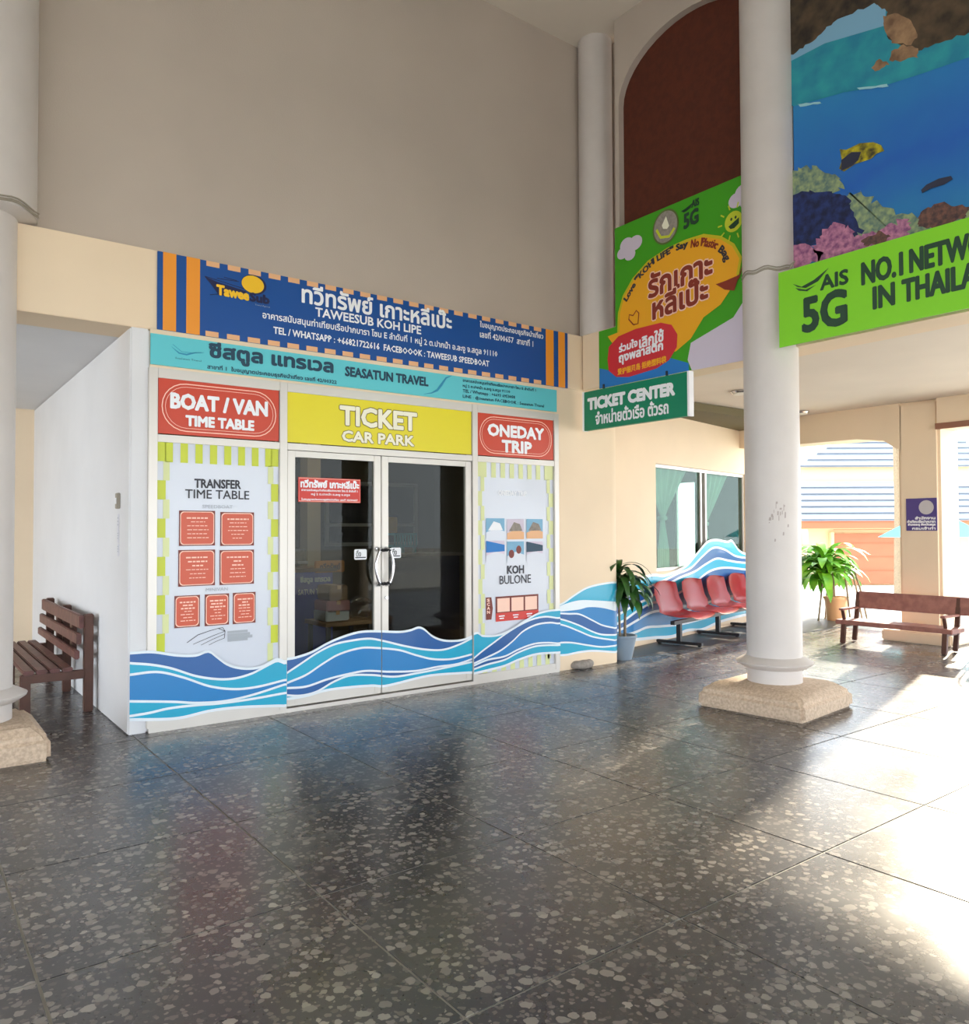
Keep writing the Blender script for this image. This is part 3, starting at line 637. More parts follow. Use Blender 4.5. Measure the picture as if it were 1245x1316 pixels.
text(t, pl, 'ใบอนุญาตประกอบธุรกิจนำเที่ยว', 4.95, 5.84, 3.745, 3.83, 'white_ink', .0015, 3, 1); text(t, pl, 'เลขที่ 42/00657  สาขาที่ 1', 4.95, 5.69, 3.655, 3.73, 'white_ink', .0015, 3, 1)
def bp2(u, v): return pl.px(240 + u / 7.78, 330 + v / 7.78)
flat('boat_emblem', t, pl, [[bp2(*p) for p in ((175, 195), (300, 250), (590, 345), (620, 400), (320, 385), (260, 300))]], 'navy', 2)
flat('boat_line', t, pl, [q for s in ([(300, 215), (520, 250)], [(370, 205), (500, 240)], [(180, 195), (600, 330)], [(230, 380), (340, 372)]) for q in stroke([bp2(*p) for p in s], .006)], 'navy', 3)
a = bp2(670, 280); flat('sun_rim', t, pl, [ell(a[0], a[1], .112, .085)], 'navy', 3); flat('sun_disc', t, pl, [ell(a[0] - .01, a[1], .1, .076)], 'yellow_ink', 4)
a, b = bp2(300, 370), bp2(615, 400); text(t, pl, 'Tawee', a[0], b[0], a[1] - .005, a[1] + .075, 'yellow_ink', .006, 5, skew=-.02)
a, b = bp2(630, 440), bp2(820, 455); text(t, pl, 'Sub', a[0], b[0], a[1], a[1] + .07, 'navy', .006, 5)
a, b = bp2(680, 490), bp2(830, 505); text(t, pl, 'Travel Agency', a[0], b[0], a[1], a[1] + .016, 'grey_ink', 0, 5, 1)
# --- doors
def leaf(n, x0, x1, hinge_left):
    d = sroot('door_%d' % n); st = .075; z0, z1 = .05, 2.325
    for a, b in ((x0, x0 + st), (x1 - st, x1)): obj('stile', bx(a, b, -.02, .03, z0, z1, bev=.004), 'aluminium', d)
    obj('top_rail', bx(x0 + st, x1 - st, -.018, .028, z1 - .055, z1), 'aluminium', d); obj('bottom_rail', bx(x0 + st, x1 - st, -.018, .028, z0, z0 + .13), 'aluminium', d)
    obj('pane', bx(x0 + st, x1 - st, .002, .008, z0 + .13, z1 - .055), 'door_glass', d)
    return d
XD = 3.755
d1 = leaf(1, 2.80, XD - .004, True); d2 = leaf(2, XD + .004, 4.83, False)
struct(obj('trim_13', bx(4.835, 4.845, -.02, .05, .04, 2.33), 'aluminium'))
DP = Plane((0, -.021, 0), (1, 0, 0), (0, -1, 0))
wave_decal(d1, SEC2, 2.80, XD - .004, DP); wave_decal(d2, SEC2, XD + .004, 4.83, DP)
for d, x, s in ((d1, XD - .05, -1), (d2, XD + .05, 1)):
    bm = bmesh.new(); tube(bm, [(x, -.02, 1.44), (x, -.07, 1.43)] + [(x + s * .045 * math.sin(math.pi * i / 10), -.085, 1.43 - .34 * i / 10) for i in range(11)] + [(x, -.07, 1.09), (x, -.02, 1.08)], .014, 10)
    hd = obj('handle', bm, 'chrome', d, True)
    obj('handle_mount', lathe(bmesh.new(), [(.02, 0), (.02, .012)], (x, -.035, 1.43), 14), 'chrome', hd)
obj('lock', lathe(bmesh.new(), [(.016, 0), (.016, .02)], (0, 0, 0), 16), 'chrome', d2).matrix_local = Matrix.Translation((XD + .05, -.02, .96)) @ Matrix.Rotation(R(90), 4, 'X')
for z, nm in ((1.42, 'upper'), (1.10, 'lower')):
    bm = bmesh.new(); tube(bm, [(XD - .05 + .1 * i / 12, -.105 - .012 * math.sin(i * 1.3), z + .01 * math.sin(i * 2.1)) for i in range(13)], .009, 6)
    tube(bm, [(XD - .05 + .1 * i / 12, -.065 + .01 * math.sin(i * 1.1), z + .01 * math.cos(i * 2.3)) for i in range(13)], .009, 6)
    tag(obj('tie_strap', bm, 'black_rubber'), 'dark tie binding the %s ends of the two door handles' % nm, 'strap')
GP = Plane((0, .0005, 0), (1, 0, 0), (0, -1, 0))
for d, (u0, v0, u1, v1), s in ((d1, (455, 706, 471, 719), 'ดึง'), (d2, (501.5, 704, 515, 717), 'ดึง')):
    a = GP.px(u0, v0); b = GP.px(u1, v1); k = flat('pull_sticker', d, GP, [rrect(a[0], b[0], b[1], a[1], .015)], 'white_ink', 2)
    text(k, GP, s, a[0] + .02, a[0] + .07, b[1] + .03, a[1] - .01, 'dark_ink', .001, 3, 1); flat('arrow', k, GP, [[(a[0] + .01, b[1] + .015), (b[0] - .01, b[1] + .015), (b[0] - .01, b[1] + .025), (a[0] + .01, b[1] + .025)]], 'dark_ink', 3)
a = GP.px(383, 613); b = GP.px(463, 646.5); ns = tag(flat('notice', None, GP, [rect(a[0], b[0], b[1], a[1])], 'sticker_red', 2), 'red notice in white lettering stuck to the left door pane', 'notice')
flat('notice_edge', ns, GP, stroke(rect(a[0] + .008, b[0] - .008, b[1] + .008, a[1] - .008), .004, True), 'pink_ink', 3)
w_ = b[0] - a[0]; h_ = a[1] - b[1]
for s, f0, f1, zt, zb, bo_ in (('ทวีทรัพย์ เกาะหลีเป๊ะ', .04, .97, .92, .6, .004), ('อาคารสนับสนุนท่าเทียบเรือปากบารา โซน E ลำดับที่ 1', .05, .95, .54, .42, .001), ('หมู่ 2 ต.ปากน้ำ อ.ละงู จ.สตูล', .2, .82, .38, .26, .001), ('ใบอนุญาตประกอบธุรกิจนำเที่ยว เลขที่ 42/00657', .05, .95, .16, .05, .001)):
    text(ns, GP, s, a[0] + w_ * f0, a[0] + w_ * f1, b[1] + h_ * zb, b[1] + h_ * zt, 'white_ink', bo_, 3, 1)
# wave decals on the fixed pieces
t = thing('wave_decal', 'blue wave vinyl across the foot of the left poster and its pillar', 'decal'); wave_decal(t, SEC1, 1.495, 2.79, Plane((0, -.037, 0), (1, 0, 0), (0, -1, 0)))
t = thing('wave_decal', 'blue wave vinyl across the foot of the right trip poster', 'decal'); wave_decal(t, SEC3, 4.84, 6.055, Plane((0, -.037, 0), (1, 0, 0), (0, -1, 0)))
WEND = 6.93 + .21
def wrapcol(a, b, k):                                # flat on the pilaster, then round the corner column
    off = .0015 * k
    if a <= 6.93: return Vector((a, -.001 - off, b))
    s = (a - 6.93) / .21; ang = R(270) + s * 1.05
    return Vector((6.93 + (.211 + off) * math.cos(ang), .21 + (.211 + off) * math.sin(ang), b))
t = thing('wave_decal', 'blue wave vinyl wrapped round the cream corner column', 'decal'); wave_decal(t, SEC4, 6.057, 7.2, FP, wrap=wrapcol, step=.02)
# passage wall wave
def c2c(pts): return [PP.px(770 + a / 4.245, 560 + b / 4.245) for a, b in pts]
SEC5 = dict(lines=dict(
    T=c2c([(60, 800), (130, 790), (200, 790), (260, 768), (300, 760), (350, 765), (420, 740), (480, 705), (540, 635), (590, 580), (640, 570), (700, 580), (722, 574), (760, 625), (800, 645), (900, 640)]),
    G=c2c([(60, 900), (130, 880), (200, 855), (280, 820), (350, 790), (430, 750), (500, 720), (560, 660), (620, 612), (680, 620), (740, 655), (800, 665), (900, 660)]),
    A=c2c([(60, 1000), (130, 960), (200, 920), (280, 880), (350, 825), (430, 778), (520, 740), (580, 700), (640, 670), (700, 680), (760, 690), (900, 700)]),
    B=c2c([(60, 1040), (130, 1010), (200, 960), (280, 915), (350, 900), (430, 860), (520, 800), (600, 740), (680, 720), (800, 730), (900, 740)]),
    C=c2c([(60, 1075), (130, 1050), (200, 1010), (280, 965), (350, 955), (430, 970), (520, 940), (620, 900), (800, 860), (900, 850)]),
    D=c2c([(60, 1100), (130, 1090), (200, 1070), (260, 1045), (330, 1040), (430, 1030), (520, 1010), (620, 980), (700, 940), (800, 925), (900, 920)]),
    E=c2c([(60, 1112), (130, 1110), (200, 1110), (300, 1100), (400, 1092), (480, 1060), (560, 1055), (640, 1020), (700, 1000), (800, 975), (900, 960)])),
    fill=[('T', 'G', 'wave_cyan'), ('G', 'A', 'wave_dark'), ('A', 'B', 'wave_cyan'), ('B', 'C', 'wave_dark'), ('C', 'D', 'wave_blue'), ('D', 'E', 'wave_cyan')])
t = thing('wave_decal', 'blue wave vinyl rising along the passage wall behind the red seats', 'decal')
wave_decal(t, SEC5, .12, 6.0, Plane(PO + PN * .001, PD, PN), w=.035, step=.05)
# --- passage window
w3 = sroot('window_3')
fr = .05
for a in ((W0, W1, WZ1 - fr, WZ1), (W0, W1, WZ0, WZ0 + fr)): obj('window_frame', pbox(a[0], a[1], .04, .1, a[2], a[3]), 'aluminium', w3)
wm = PP.px(905, 660)[0]
for s in (W0, wm - .05, wm + .12, W1 - fr): obj('window_frame', pbox(s, s + fr, .041, .099, WZ0 + fr, WZ1 - fr), 'aluminium', w3)
for s0, s1 in ((W0 + fr, wm - .05), (wm + .17, W1 - fr)): obj('pane', pbox(s0, s1, .065, .07, WZ0 + fr, WZ1 - fr), 'window_glass', w3)
def curtain(name, label, s0, s1, tie, ztie, seed, d=.22):
    bm = bmesh.new(); n = 46; rows = 26; grid = []
    for j in range(rows + 1):
        z = WZ1 - .02 - (WZ1 - .05 - .9) * j / rows; row = []
        if z > ztie: f = (z - ztie) / (WZ1 - ztie)
        else: f = min(1, (ztie - z) / .5) * .22
        for i in range(n + 1):
            q = i / n; sx = tie + ((s0 + (s1 - s0) * q) - tie) * (.07 + .93 * f)
            dd = d + .028 * math.sin(q * 34 + seed) * (.4 + .6 * f)
            row.append(bm.verts.new(PO + PD * sx - PN * dd + VZ * z))
        grid.append(row)
    for j in range(rows):
        for i in range(n): bm.faces.new((grid[j][i], grid[j][i + 1], grid[j + 1][i + 1], grid[j + 1][i]))
    o = tag(obj(name, bm, 'curtain', None, True), label, 'curtain')
    p = PO + PD * tie - PN * d; obj('tieback', lathe(bmesh.new(), [(.07, -.03), (.078, 0), (.07, .03)], (p.x, p.y, ztie), 20), 'curtain', o, True)
curtain('curtain', 'mint green tied curtain in the left pane of the passage window', W0 + .05, wm - .12, PP.px(868, 668)[0], 1.78, 0)
curtain('curtain', 'mint green tied curtain in the right pane of the passage window', wm + .2, W1 - .3, wm + .45, 1.7, 2)

# ================================================================== SIGNS ON THE PASSAGE SIDE
XP = lambda x: Plane((x, 0, 0), (0, -1, 0), (-1, 0, 0))
# ticket centre sign hung under the beam
t = thing('hanging_sign', 'dark green TICKET CENTER sign hanging under the beam beside the corner column', 'sign')
TX = 6.4; a = XP(TX).px(749.6, 507.7); b = XP(TX).px(885, 532.3); ty0, ty1, tz0, tz1 = a[0], b[0], 2.755, 3.205
obj('board', bx(TX, TX + .06, -ty1, -ty0, tz0, tz1, bev=.003), 'green_sign', t)
for y in (ty0, ty1): obj('edge_trim', bx(TX - .006, TX + .066, -y - .012, -y + .012, tz0 - .004, tz1 + .004), 'white_ink', t)
for y in (ty0 + .3, ty1 - .3): obj('bracket', bx(TX + .02, TX + .04, -y - .01, -y + .01, tz1 - .01, ZB + .02), 'steel_dark', t)
pl = XP(TX - .001); text(t, pl, 'TICKET CENTER', ty0 + .08, ty1 - .18, tz0 + .24, tz0 + .36, 'white_ink', .012, 2, 3); text(t, pl, 'จำหน่ายตั๋วเรือ ตั๋วรถ', ty0 + .2, ty1 - .26, tz0 + .055, tz0 + .205, 'white_ink', .005, 2, 2)
# green campaign banner
GX = 6.438; pl = XP(GX); t = thing('campaign_banner', 'green and orange no-plastic-bag banner on the beam above the ticket sign', 'banner')
y0, y1, z0, z1 = .3, 2.46, 3.22, 4.99
obj('sheet', bx(GX + .002, GX + .01, -2.26, -.56, z0, z1), 'leaf_green_print', t); obj('sheet', bx(GX + .002, GX + .01, -.56, -y0, z0, 3.88), 'leaf_green_print', t)
def G(u, v): return pl.px(740 + u / 3.656, 200 + v / 3.656)
flat('beam_area', t, pl, [[G(545, 1010), G(800, 960), G(830, 955), G(830, 640), G(790, 680), G(740, 760), G(540, 880), G(525, 960)]], 'cloud', 1)
big = [G(*p) for p in ((200, 830), (203, 740), (225, 660), (270, 580), (340, 500), (430, 440), (520, 400), (600, 375), (680, 385), (740, 420), (775, 480), (760, 560), (720, 640), (680, 700), (600, 760), (540, 860), (470, 920), (300, 950), (170, 880), (150, 850))]
flat('sun_disc', t, pl, [big], 'sun_orange', 2)
flat('sun_rim', t, pl, stroke(big[:12], .03), 'sun_orange_rim', 3)
flat('sea_area', t, pl, [[G(112, 1095), G(112, 1000), G(160, 1010), G(300, 960), G(440, 950), G(530, 975), G(532, 1010)]], 'banner_blue', 3)
flat('red_bubble', t, pl, [[G(*p) for p in ((150, 960), (155, 900), (200, 850), (280, 815), (400, 785), (450, 795), (478, 840), (475, 900), (440, 960), (380, 1000), (250, 1040), (190, 1040), (155, 1010))]], 'banner_red', 4)
def gtext(s, p0, p1, h, m, bold, k=5, res=2):
    a, b = G(*p0), G(*p1); return text(t, pl, s, a[0], b[0], a[1], a[1] + h, m, bold, k, res, skew=(b[1] - a[1]) / (b[0] - a[0]))
gtext('รักเกาะ', (345, 670), (640, 560), .25, 'pink_ink', .024, 5); gtext('รักเกาะ', (345, 670), (640, 560), .25, 'banner_brown', .011, 6, 3)
gtext('หลีเป๊ะ', (365, 770), (620, 675), .25, 'pink_ink', .024, 7); gtext('หลีเป๊ะ', (365, 770), (620, 675), .25, 'banner_brown', .011, 8, 3)
gtext('ร่วมใจ', (205, 925), (290, 895), .09, 'white_ink', .005); gtext('เลิกใช้', (300, 905), (412, 870), .13, 'white_ink', .006)
gtext('ถุงพลาสติก', (205, 985), (410, 925), .12, 'white_ink', .006, 6); gtext('爱护丽贝岛 拒绝塑料袋', (198, 1032), (425, 972), .07, 'sun_orange', .003, 5, 1)
arc = [G(*p) for p in ((245, 690), (300, 590), (370, 515), (450, 465), (520, 438), (590, 425), (650, 435), (690, 470), (705, 505))]
def arcwarp(L_):
    d = [0]; 
    for p, q in zip(arc, arc[1:]): d.append(d[-1] + math.hypot(q[0] - p[0], q[1] - p[1]))
    def w(x, y):
        s = x / L_ * d[-1]; i = max(j for j in range(len(arc) - 1) if d[j] <= s + 1e-9 or j == 0); f = (s - d[i]) / (d[i + 1] - d[i])
        p, q = arc[i], arc[i + 1]; tx, ty = (q[0] - p[0]), (q[1] - p[1]); l = math.hypot(tx, ty); tx, ty = tx / l, ty / l
        return (p[0] + (q[0] - p[0]) * f - ty * y, p[1] + (q[1] - p[1]) * f + tx * y)
    return w
text(t, pl, 'Love "KOH LIFE" Say', 0, .62, 0, .085, 'dark_ink', .004, 5, 2, warp=arcwarp(1.0)); text(t, pl, 'No Plastic', .65, .86, 0, .08, 'banner_brown', .003, 5, 2, warp=arcwarp(1.0)); text(t, pl, 'Bag', .89, .99, -.02, .07, 'dark_ink', .004, 5, 2, warp=arcwarp(1.0))
def cloud(parent, cs, m='cloud', k=4): flat('cloud', parent, pl, [ell(*G(u, v), r, r * .8, 20) for u, v, r in cs], m, k)
for i, c in enumerate([(240, 420, .1), (280, 410, .1), (220, 460, .08), (255, 465, .08)]): cloud(t, [c], k=4 + .3 * i)
for i, c in enumerate([(790, 170, .1), (755, 210, .09), (815, 210, .1)]): cloud(t, [c], k=4 + .3 * i)
a = G(422, 335); flat('seal', t, pl, [ell(*a, .175, .185)], 'olive_ink', 4); flat('seal_disc', t, pl, [ell(*a, .155, .165)], 'stone_grey', 5); flat('seal_drop', t, pl, [[G(425, 285), G(440, 330), G(430, 345), G(412, 345), G(405, 330)]], 'cream_ink', 6); flat('seal_ribbon', t, pl, stroke([G(380, 350), G(400, 385), G(440, 380), G(465, 340)], .03), 'lime', 6)
a, b = G(510, 345), G(575, 325); text(t, pl, '5G', a[0], b[0], a[1], a[1] + .145, 'dark_green_ink', .009, 5, skew=.1)
a, b = G(545, 245), G(580, 235); text(t, pl, 'AIS', a[0], b[0], a[1], a[1] + .07, 'dark_green_ink', .004, 5); flat('swoosh', t, pl, [[G(495, 262), G(515, 250), G(530, 238), G(550, 222), G(540, 245), G(520, 262), G(508, 268)]], 'dark_green_ink', 5)
a = G(742, 310); flat('smiling_sun', t, pl, [ell(*a, .1, .1)], 'lime', 5); flat('mouth', t, pl, [[G(718, 335), G(768, 290), G(768, 318), G(745, 342), G(728, 346)]], 'dark_green_ink', 6); flat('eye', t, pl, [ell(*G(732, 300), .012, .015), ell(*G(752, 290), .012, .015)], 'dark_green_ink', 6)
flat('sun_ray', t, pl, [q for i in range(10) for q in stroke([(a[0] + .13 * math.cos(i * .628), a[1] + .13 * math.sin(i * .628)), (a[0] + .18 * math.cos(i * .628), a[1] + .18 * math.sin(i * .628))], .015)], 'lime', 5)
flat('heart', t, pl, stroke([G(*p) for p in ((272, 795), (250, 770), (252, 748), (270, 752), (285, 728), (297, 740), (293, 790), (272, 795))], .014), 'banner_brown', 5)
flat('boat_print', t, pl, [[G(658, 605), G(700, 590), (G(770, 560)), G(745, 635), G(700, 630)]], 'banner_brown', 5); flat('mast', t, pl, stroke([G(765, 580), G(805, 455)], .012), 'banner_brown', 6)
# AIS strip banner and sea photograph banner
AX = 6.16; pl = XP(AX); a = pl.px(1000, 350); t = thing('network_banner', 'bright lime strip banner lettered NO.1 NETWORK in front of the beam at right', 'banner')
q0 = a[0]; zt_, zb_ = 3.885, 3.235
zt_, zb_ = pl.px(1000, 351)[1], pl.px(1000, 447)[1]
obj('sheet', bx(AX + .001, AX + .012, -8.2, -q0, zb_, zt_), 'lime_banner', t)
obj('batten', bx(AX + .013, 6.45, -2.9, -2.86, zt_ - .08, zt_ - .05), 'steel_dark', t); obj('batten', bx(AX + .013, 6.45, -5.0, -4.96, zt_ - .08, zt_ - .05), 'steel_dark', t)
def A_(u, v): return pl.px(990 + u / 2.863, v / 2.863)
def atext(s, u0, v0, u1, v1, h, m, bold, k=2): a, b = A_(u0, v0), A_(u1, v1); return text(t, pl, s, a[0], b[0], a[1], a[1] + h, m, bold, k, 3)
zz = A_(120, 1220)[1]; hh = A_(120, 1100)[1] - zz; atext('5G', 122, 1222, 278, 1190, hh, 'dark_green_ink', .015)
a, b = A_(185, 1068), A_(285, 1045); text(t, pl, 'AIS', a[0], b[0], a[1], a[1] + .115, 'dark_green_ink', .006, 2, 3)
flat('swoosh', t, pl, [[A_(82, 1045), A_(115, 1055), A_(160, 1030), A_(215, 985), A_(175, 1035), A_(130, 1060), A_(100, 1056)], [A_(92, 1060), A_(130, 1066), A_(168, 1048), A_(135, 1072), A_(105, 1070)]], 'dark_green_ink', 2)
x0 = A_(338, 1045)[0]; x1 = A_(730, 950)[0]; zN = A_(338, 1048)[1]
k = (x1 - x0) / 8.6
text(t, pl, 'NO.1', x0, A_(485, 1010)[0], zN, zN + .172, 'dark_green_ink', .009, 2, 3)
xn = A_(515, 1000)[0]; xw = A_(730, 950)[0]; text(t, pl, 'NETWORK', xn, xn + (xw - xn) * 1.72, zN, zN + .172, 'dark_green_ink', .009, 2, 3)
zI = A_(378, 1136)[1]; text(t, pl, 'IN', A_(380, 1135)[0], A_(455, 1115)[0], zI, zI + .165, 'dark_green_ink', .009, 2, 3)
xt = A_(487, 1100)[0]; xl = A_(728, 1060)[0]; text(t, pl, 'THAILAND', xt, xt + (xl - xt) * 1.62, zI, zI + .165, 'dark_green_ink', .009, 2, 3)
# sea photograph
SX = 6.43; pl = XP(SX); t = thing('sea_banner', 'large printed photo banner of sea, rocks, fish and coral above the lime strip', 'banner')
def S_(u, v): return pl.px(990 + u / 2.863, v / 2.863)
obj('sheet', bx(SX + .002, SX + .012, -5.5, -2.76, 3.9, 7.4), 'sea_print', t)
def sflat(n, pts, m, k): flat(n, t, pl, [[S_(*p) for p in pts]], m, k)
def jag(pts, amp=8, sub=5, seed=1):
    r = random.Random(seed); o = []
    for (a, b), (c, d) in zip(pts, pts[1:] + pts[:1]):
        for i in range(sub): f = i / sub; o.append((a + (c - a) * f + r.uniform(-amp, amp), b + (d - b) * f + r.uniform(-amp, amp)))
    return o
sflat('lagoon', [(-60, 420), (0, 400), (100, 388), (270, 340), (420, 315), (560, 270), (760, 200), (900, 130), (900, -60), (-60, -60)], 'sea_turq', 1)
sflat('open_sky', [(-60, 300), (85, 220), (200, 160), (420, 95), (430, -20), (200, -20), (-60, 100)], 'sky_print', 2)
sflat('headland', jag([(-60, 260), (60, 212), (130, 170), (200, 110), (260, 62), (380, 14), (430, 40), (420, 90), (440, 150), (540, 190), (620, 160), (760, 110), (900, 60), (900, -160), (-60, -160)], 5, 6, 3), 'rock', 3)
for i, p in enumerate(([(415, 60), (470, 50), (520, 80), (545, 130), (520, 165), (450, 160), (425, 120)], [(445, 190), (490, 165), (545, 180), (540, 210), (480, 225), (440, 225)], [(372, 250), (400, 215), (435, 235), (420, 250), (385, 262)])): sflat('boulder', jag(p, 4, 4, 9 + i), 'rock_pale', 4)
sflat('foam', jag([(100, 384), (180, 375), (190, 382), (110, 392)], 2, 5, 3), 'foam', 3); sflat('foam', jag([(320, 325), (430, 310), (435, 318), (330, 332)], 2, 5, 4), 'foam', 3); sflat('foam', jag([(160, 355), (270, 333), (272, 340), (165, 364)], 3, 5, 5), 'sea_turq', 3)
sflat('coral', jag([(60, 640), (120, 615), (180, 620), (250, 650), (265, 690), (220, 720), (120, 740), (60, 740)], 10, 6, 11), 'coral_pale', 3)
sflat('coral', jag([(280, 720), (340, 700), (380, 740), (450, 780), (560, 800), (640, 760), (720, 770), (900, 720), (900, 800), (560, 900), (300, 880), (260, 800)], 12, 6, 12), 'coral_pale', 3)
sflat('coral', jag([(60, 740), (120, 705), (220, 700), (290, 730), (300, 770), (340, 850), (300, 880), (160, 900), (60, 920)], 8, 6, 13), 'coral_navy', 4)
sflat('coral', jag([(160, 900), (200, 850), (240, 822), (290, 840), (330, 880), (420, 840), (500, 800), (520, 850), (480, 890), (260, 950), (180, 960)], 12, 6, 14), 'coral_pink', 5)
sflat('coral', jag([(330, 890), (400, 850), (440, 870), (420, 895), (350, 905)], 5, 5, 15), 'coral_brown', 6)
sflat('coral', jag([(60, 900), (130, 900), (200, 930), (180, 960), (60, 1000)], 6, 5, 16), 'coral_pink', 5)
sflat('coral', jag([(560, 770), (640, 745), (730, 765), (720, 800), (600, 840), (540, 830)], 8, 6, 17), 'coral_brown', 4)
sflat('fish', [(256, 550), (280, 552), (330, 528), (380, 524), (408, 535), (420, 556), (392, 566), (372, 585), (310, 606), (272, 632), (254, 622), (264, 590)], 'fish_yellow', 6)
sflat('fish', [(262, 590), (300, 560), (335, 560), (325, 590), (300, 612), (262, 630)], 'fish_dark', 7)
sflat('fish', [(555, 700), (575, 680), (620, 658), (665, 648), (672, 660), (640, 680), (590, 695), (560, 712)], 'fish_dark', 6)
# purple notice on the pier
pl = XP(11.598); t = thing('notice', 'purple official notice with round pale crest on the cream pier', 'notice')
a = pl.px(1164.5, 641); b = pl.px(1204.5, 682); obj('board', bx(11.585, 11.598, -b[0], -a[0], b[1], a[1]), 'purple_sign', t); pl = XP(11.584)
flat('crest', t, pl, [ell((a[0] + b[0]) / 2 + .07, a[1] - .13, .1, .1)], 'gold_ink', 2)
for i, (s, f) in enumerate((('สำนักงาน', .3), ('ท่าเทียบเรือปากบารา', .04), ('อำเภอละงู จังหวัดสตูล', .06), ('กรมเจ้าท่า', .2))): text(t, pl, s, a[0] + (b[0] - a[0]) * f, b[0] - .02, b[1] + .16 - i * .048, b[1] + .2 - i * .048, 'white_ink', .003, 2, 1)

# ================================================================== FURNITURE AND PLANTS
# row of red moulded seats on one beam
rw = thing('linked_seats', 'row of red moulded plastic seats on dark steel T-legs by the passage wall', 'seating')
ang = math.atan2(PD.y, PD.x)
p1 = (on_z(854, 825) + on_z(893, 834)) / 2; p2 = (on_z(903, 812) + on_z(944, 822)) / 2
DR = (p2 - p1); DR.z = 0; LEG = DR.length; DR.normalize(); NR = Vector((DR.y, -DR.x, 0))    # NR towards the viewer
def rm(s, d, z): return p1 + DR * s + NR * d + VZ * z
def rbox(s0, s1, d0, d1, z0, z1, bev=0):
    mt = Matrix(((DR.x, NR.x, 0, p1.x), (DR.y, NR.y, 0, p1.y), (0, 0, 1, 0), (0, 0, 0, 1))); return bx(s0, s1, d0, d1, z0, z1, mtx=mt, bev=bev)
def seat_bm(s):
    bm = bmesh.new(); hw = .36; n = 14
    prof = [(-.24, .88), (-.245, .84), (-.235, .74), (-.21, .62), (-.175, .50), (-.13, .425), (-.06, .395), (.06, .39), (.17, .40), (.235, .405), (.265, .385)]
    rows = []
    for i, (d, z) in enumerate(prof):
        w = hw * (.80 if i == 0 else .92 if i == 1 else .98 if i < 4 else 1.0 if i < 10 else .97); row = []
        for j in range(n + 1):
            q = -1 + 2 * j / n; curl = abs(q) ** 3 * .05
            row.append((s + q * w, d * 1.25 + (curl if i < 5 else 0), z + (curl * .8 if i >= 4 else 0) - (.03 * q * q if i == 0 else 0)))
        rows.append([bm.verts.new(rm(*p)) for p in row])
    for a, b in zip(rows, rows[1:]):
        for j in range(n): bm.faces.new((a[j], b[j], b[j + 1], a[j + 1]))
    bmesh.ops.solidify(bm, geom=bm.faces[:], thickness=.012)
    bmesh.ops.recalc_face_normals(bm, faces=bm.faces)
    return bm
SS = .85
for i in range(5): obj('seat', seat_bm(.1 + i * SS), 'seat_red', rw, True)
obj('support_beam', rbox(-.2, .3 + 4 * SS, -.03, .03, .30, .35), 'steel_dark', rw)
for i in range(3):
    s = i * LEG
    lg = obj('leg', rbox(s - .03, s + .03, -.03, .03, .05, .30), 'steel_dark', rw); obj('foot_bar', rbox(s - .03, s + .03, -.34, .34, .02, .06, .006), 'steel_dark', lg)
    for d in (-.3, .3): obj('foot_pad', rbox(s - .02, s + .02, d - .02, d + .02, 0, .02), 'black_rubber', lg)
# dracaena in grey pot
def leaf_bm(bm, base, direc, L, w, droop, n=7, fold=.15):
    d = Vector(direc); d.z = 0; d.normalize(); side = Vector((-d.y, d.x, 0)); el = direc[2]
    prev = None; p = Vector(base); step = L / n; ang_ = el
    for i in range(n + 1):
        f = i / n; ww = w * (math.sin(math.pi * min(1, f * .92 + .08)) ** .7) * .5 if i < n else .001
        up_ = Vector((0, 0, 1)) * math.cos(ang_) - d * math.sin(ang_)
        cur = (bm.verts.new(p + side * ww + up_ * fold * ww), bm.verts.new(p), bm.verts.new(p - side * ww + up_ * fold * ww))
        if prev: bm.faces.new((prev[0], cur[0], cur[1], prev[1])); bm.faces.new((prev[1], cur[1], cur[2], prev[2]))
        prev = cur; p = p + (d * math.cos(ang_) + VZ * math.sin(ang_)) * step; ang_ -= droop / n
pc = on_z(810, 849); pc = Vector((7.36, .02, 0)) if False else pc + Vector((.02, .14, 0))
t = thing('potted_plant', 'drooping green dracaena in a grey pot beside the corner column', 'plant', loc=(pc.x, pc.y, 0))
obj('pot', lathe(bmesh.new(), [(.105, 0), (.11, .02), (.165, .27), (.175, .275), (.175, .3), (.155, .3), (.15, .26)], n=36), 'pot_grey', t, True)
obj('soil', lathe(bmesh.new(), [(.001, .255), (.15, .25)], n=24), 'soil', t)
random.seed(3)
for i, (dx, dy, h) in enumerate(((-.05, 0, .95), (.05, .02, .78), (0, -.04, .68))):
    st = obj('stem', tube(bmesh.new(), [(dx, dy, .24), (dx * 1.2, dy, .5), (dx * 1.5, dy * 1.4, h)], .014, 8), 'bark', t, True)
    for j in range(20):
        bm = bmesh.new(); a_ = j * 2.4 + i; leaf_bm(bm, (dx * 1.5, dy * 1.4, h - .02 + .012 * j), (math.cos(a_), math.sin(a_), .95 - (j % 4) * .22), random.uniform(.4, .56), .09, random.uniform(2.0, 2.7))
        obj('leaf', bm, 'leaf_dark', t, True)
# stone block by the column base
bm = bmesh.new(); c = on_z(750, 859); 
bmesh.ops.create_icosphere(bm, subdivisions=3, radius=1)
for v in bm.verts: v.co = Vector((c.x + v.co.x * .17, c.y + .03 + v.co.y * .1, .045 + max(-.045, min(.045, v.co.z * .07)))) + Vector((0, 0, .003 * math.sin(v.co.x * 9)))
tag(obj('stone', bm, 'stone_grey', None, True), 'flat grey stone on the floor at the foot of the corner column', 'stone')
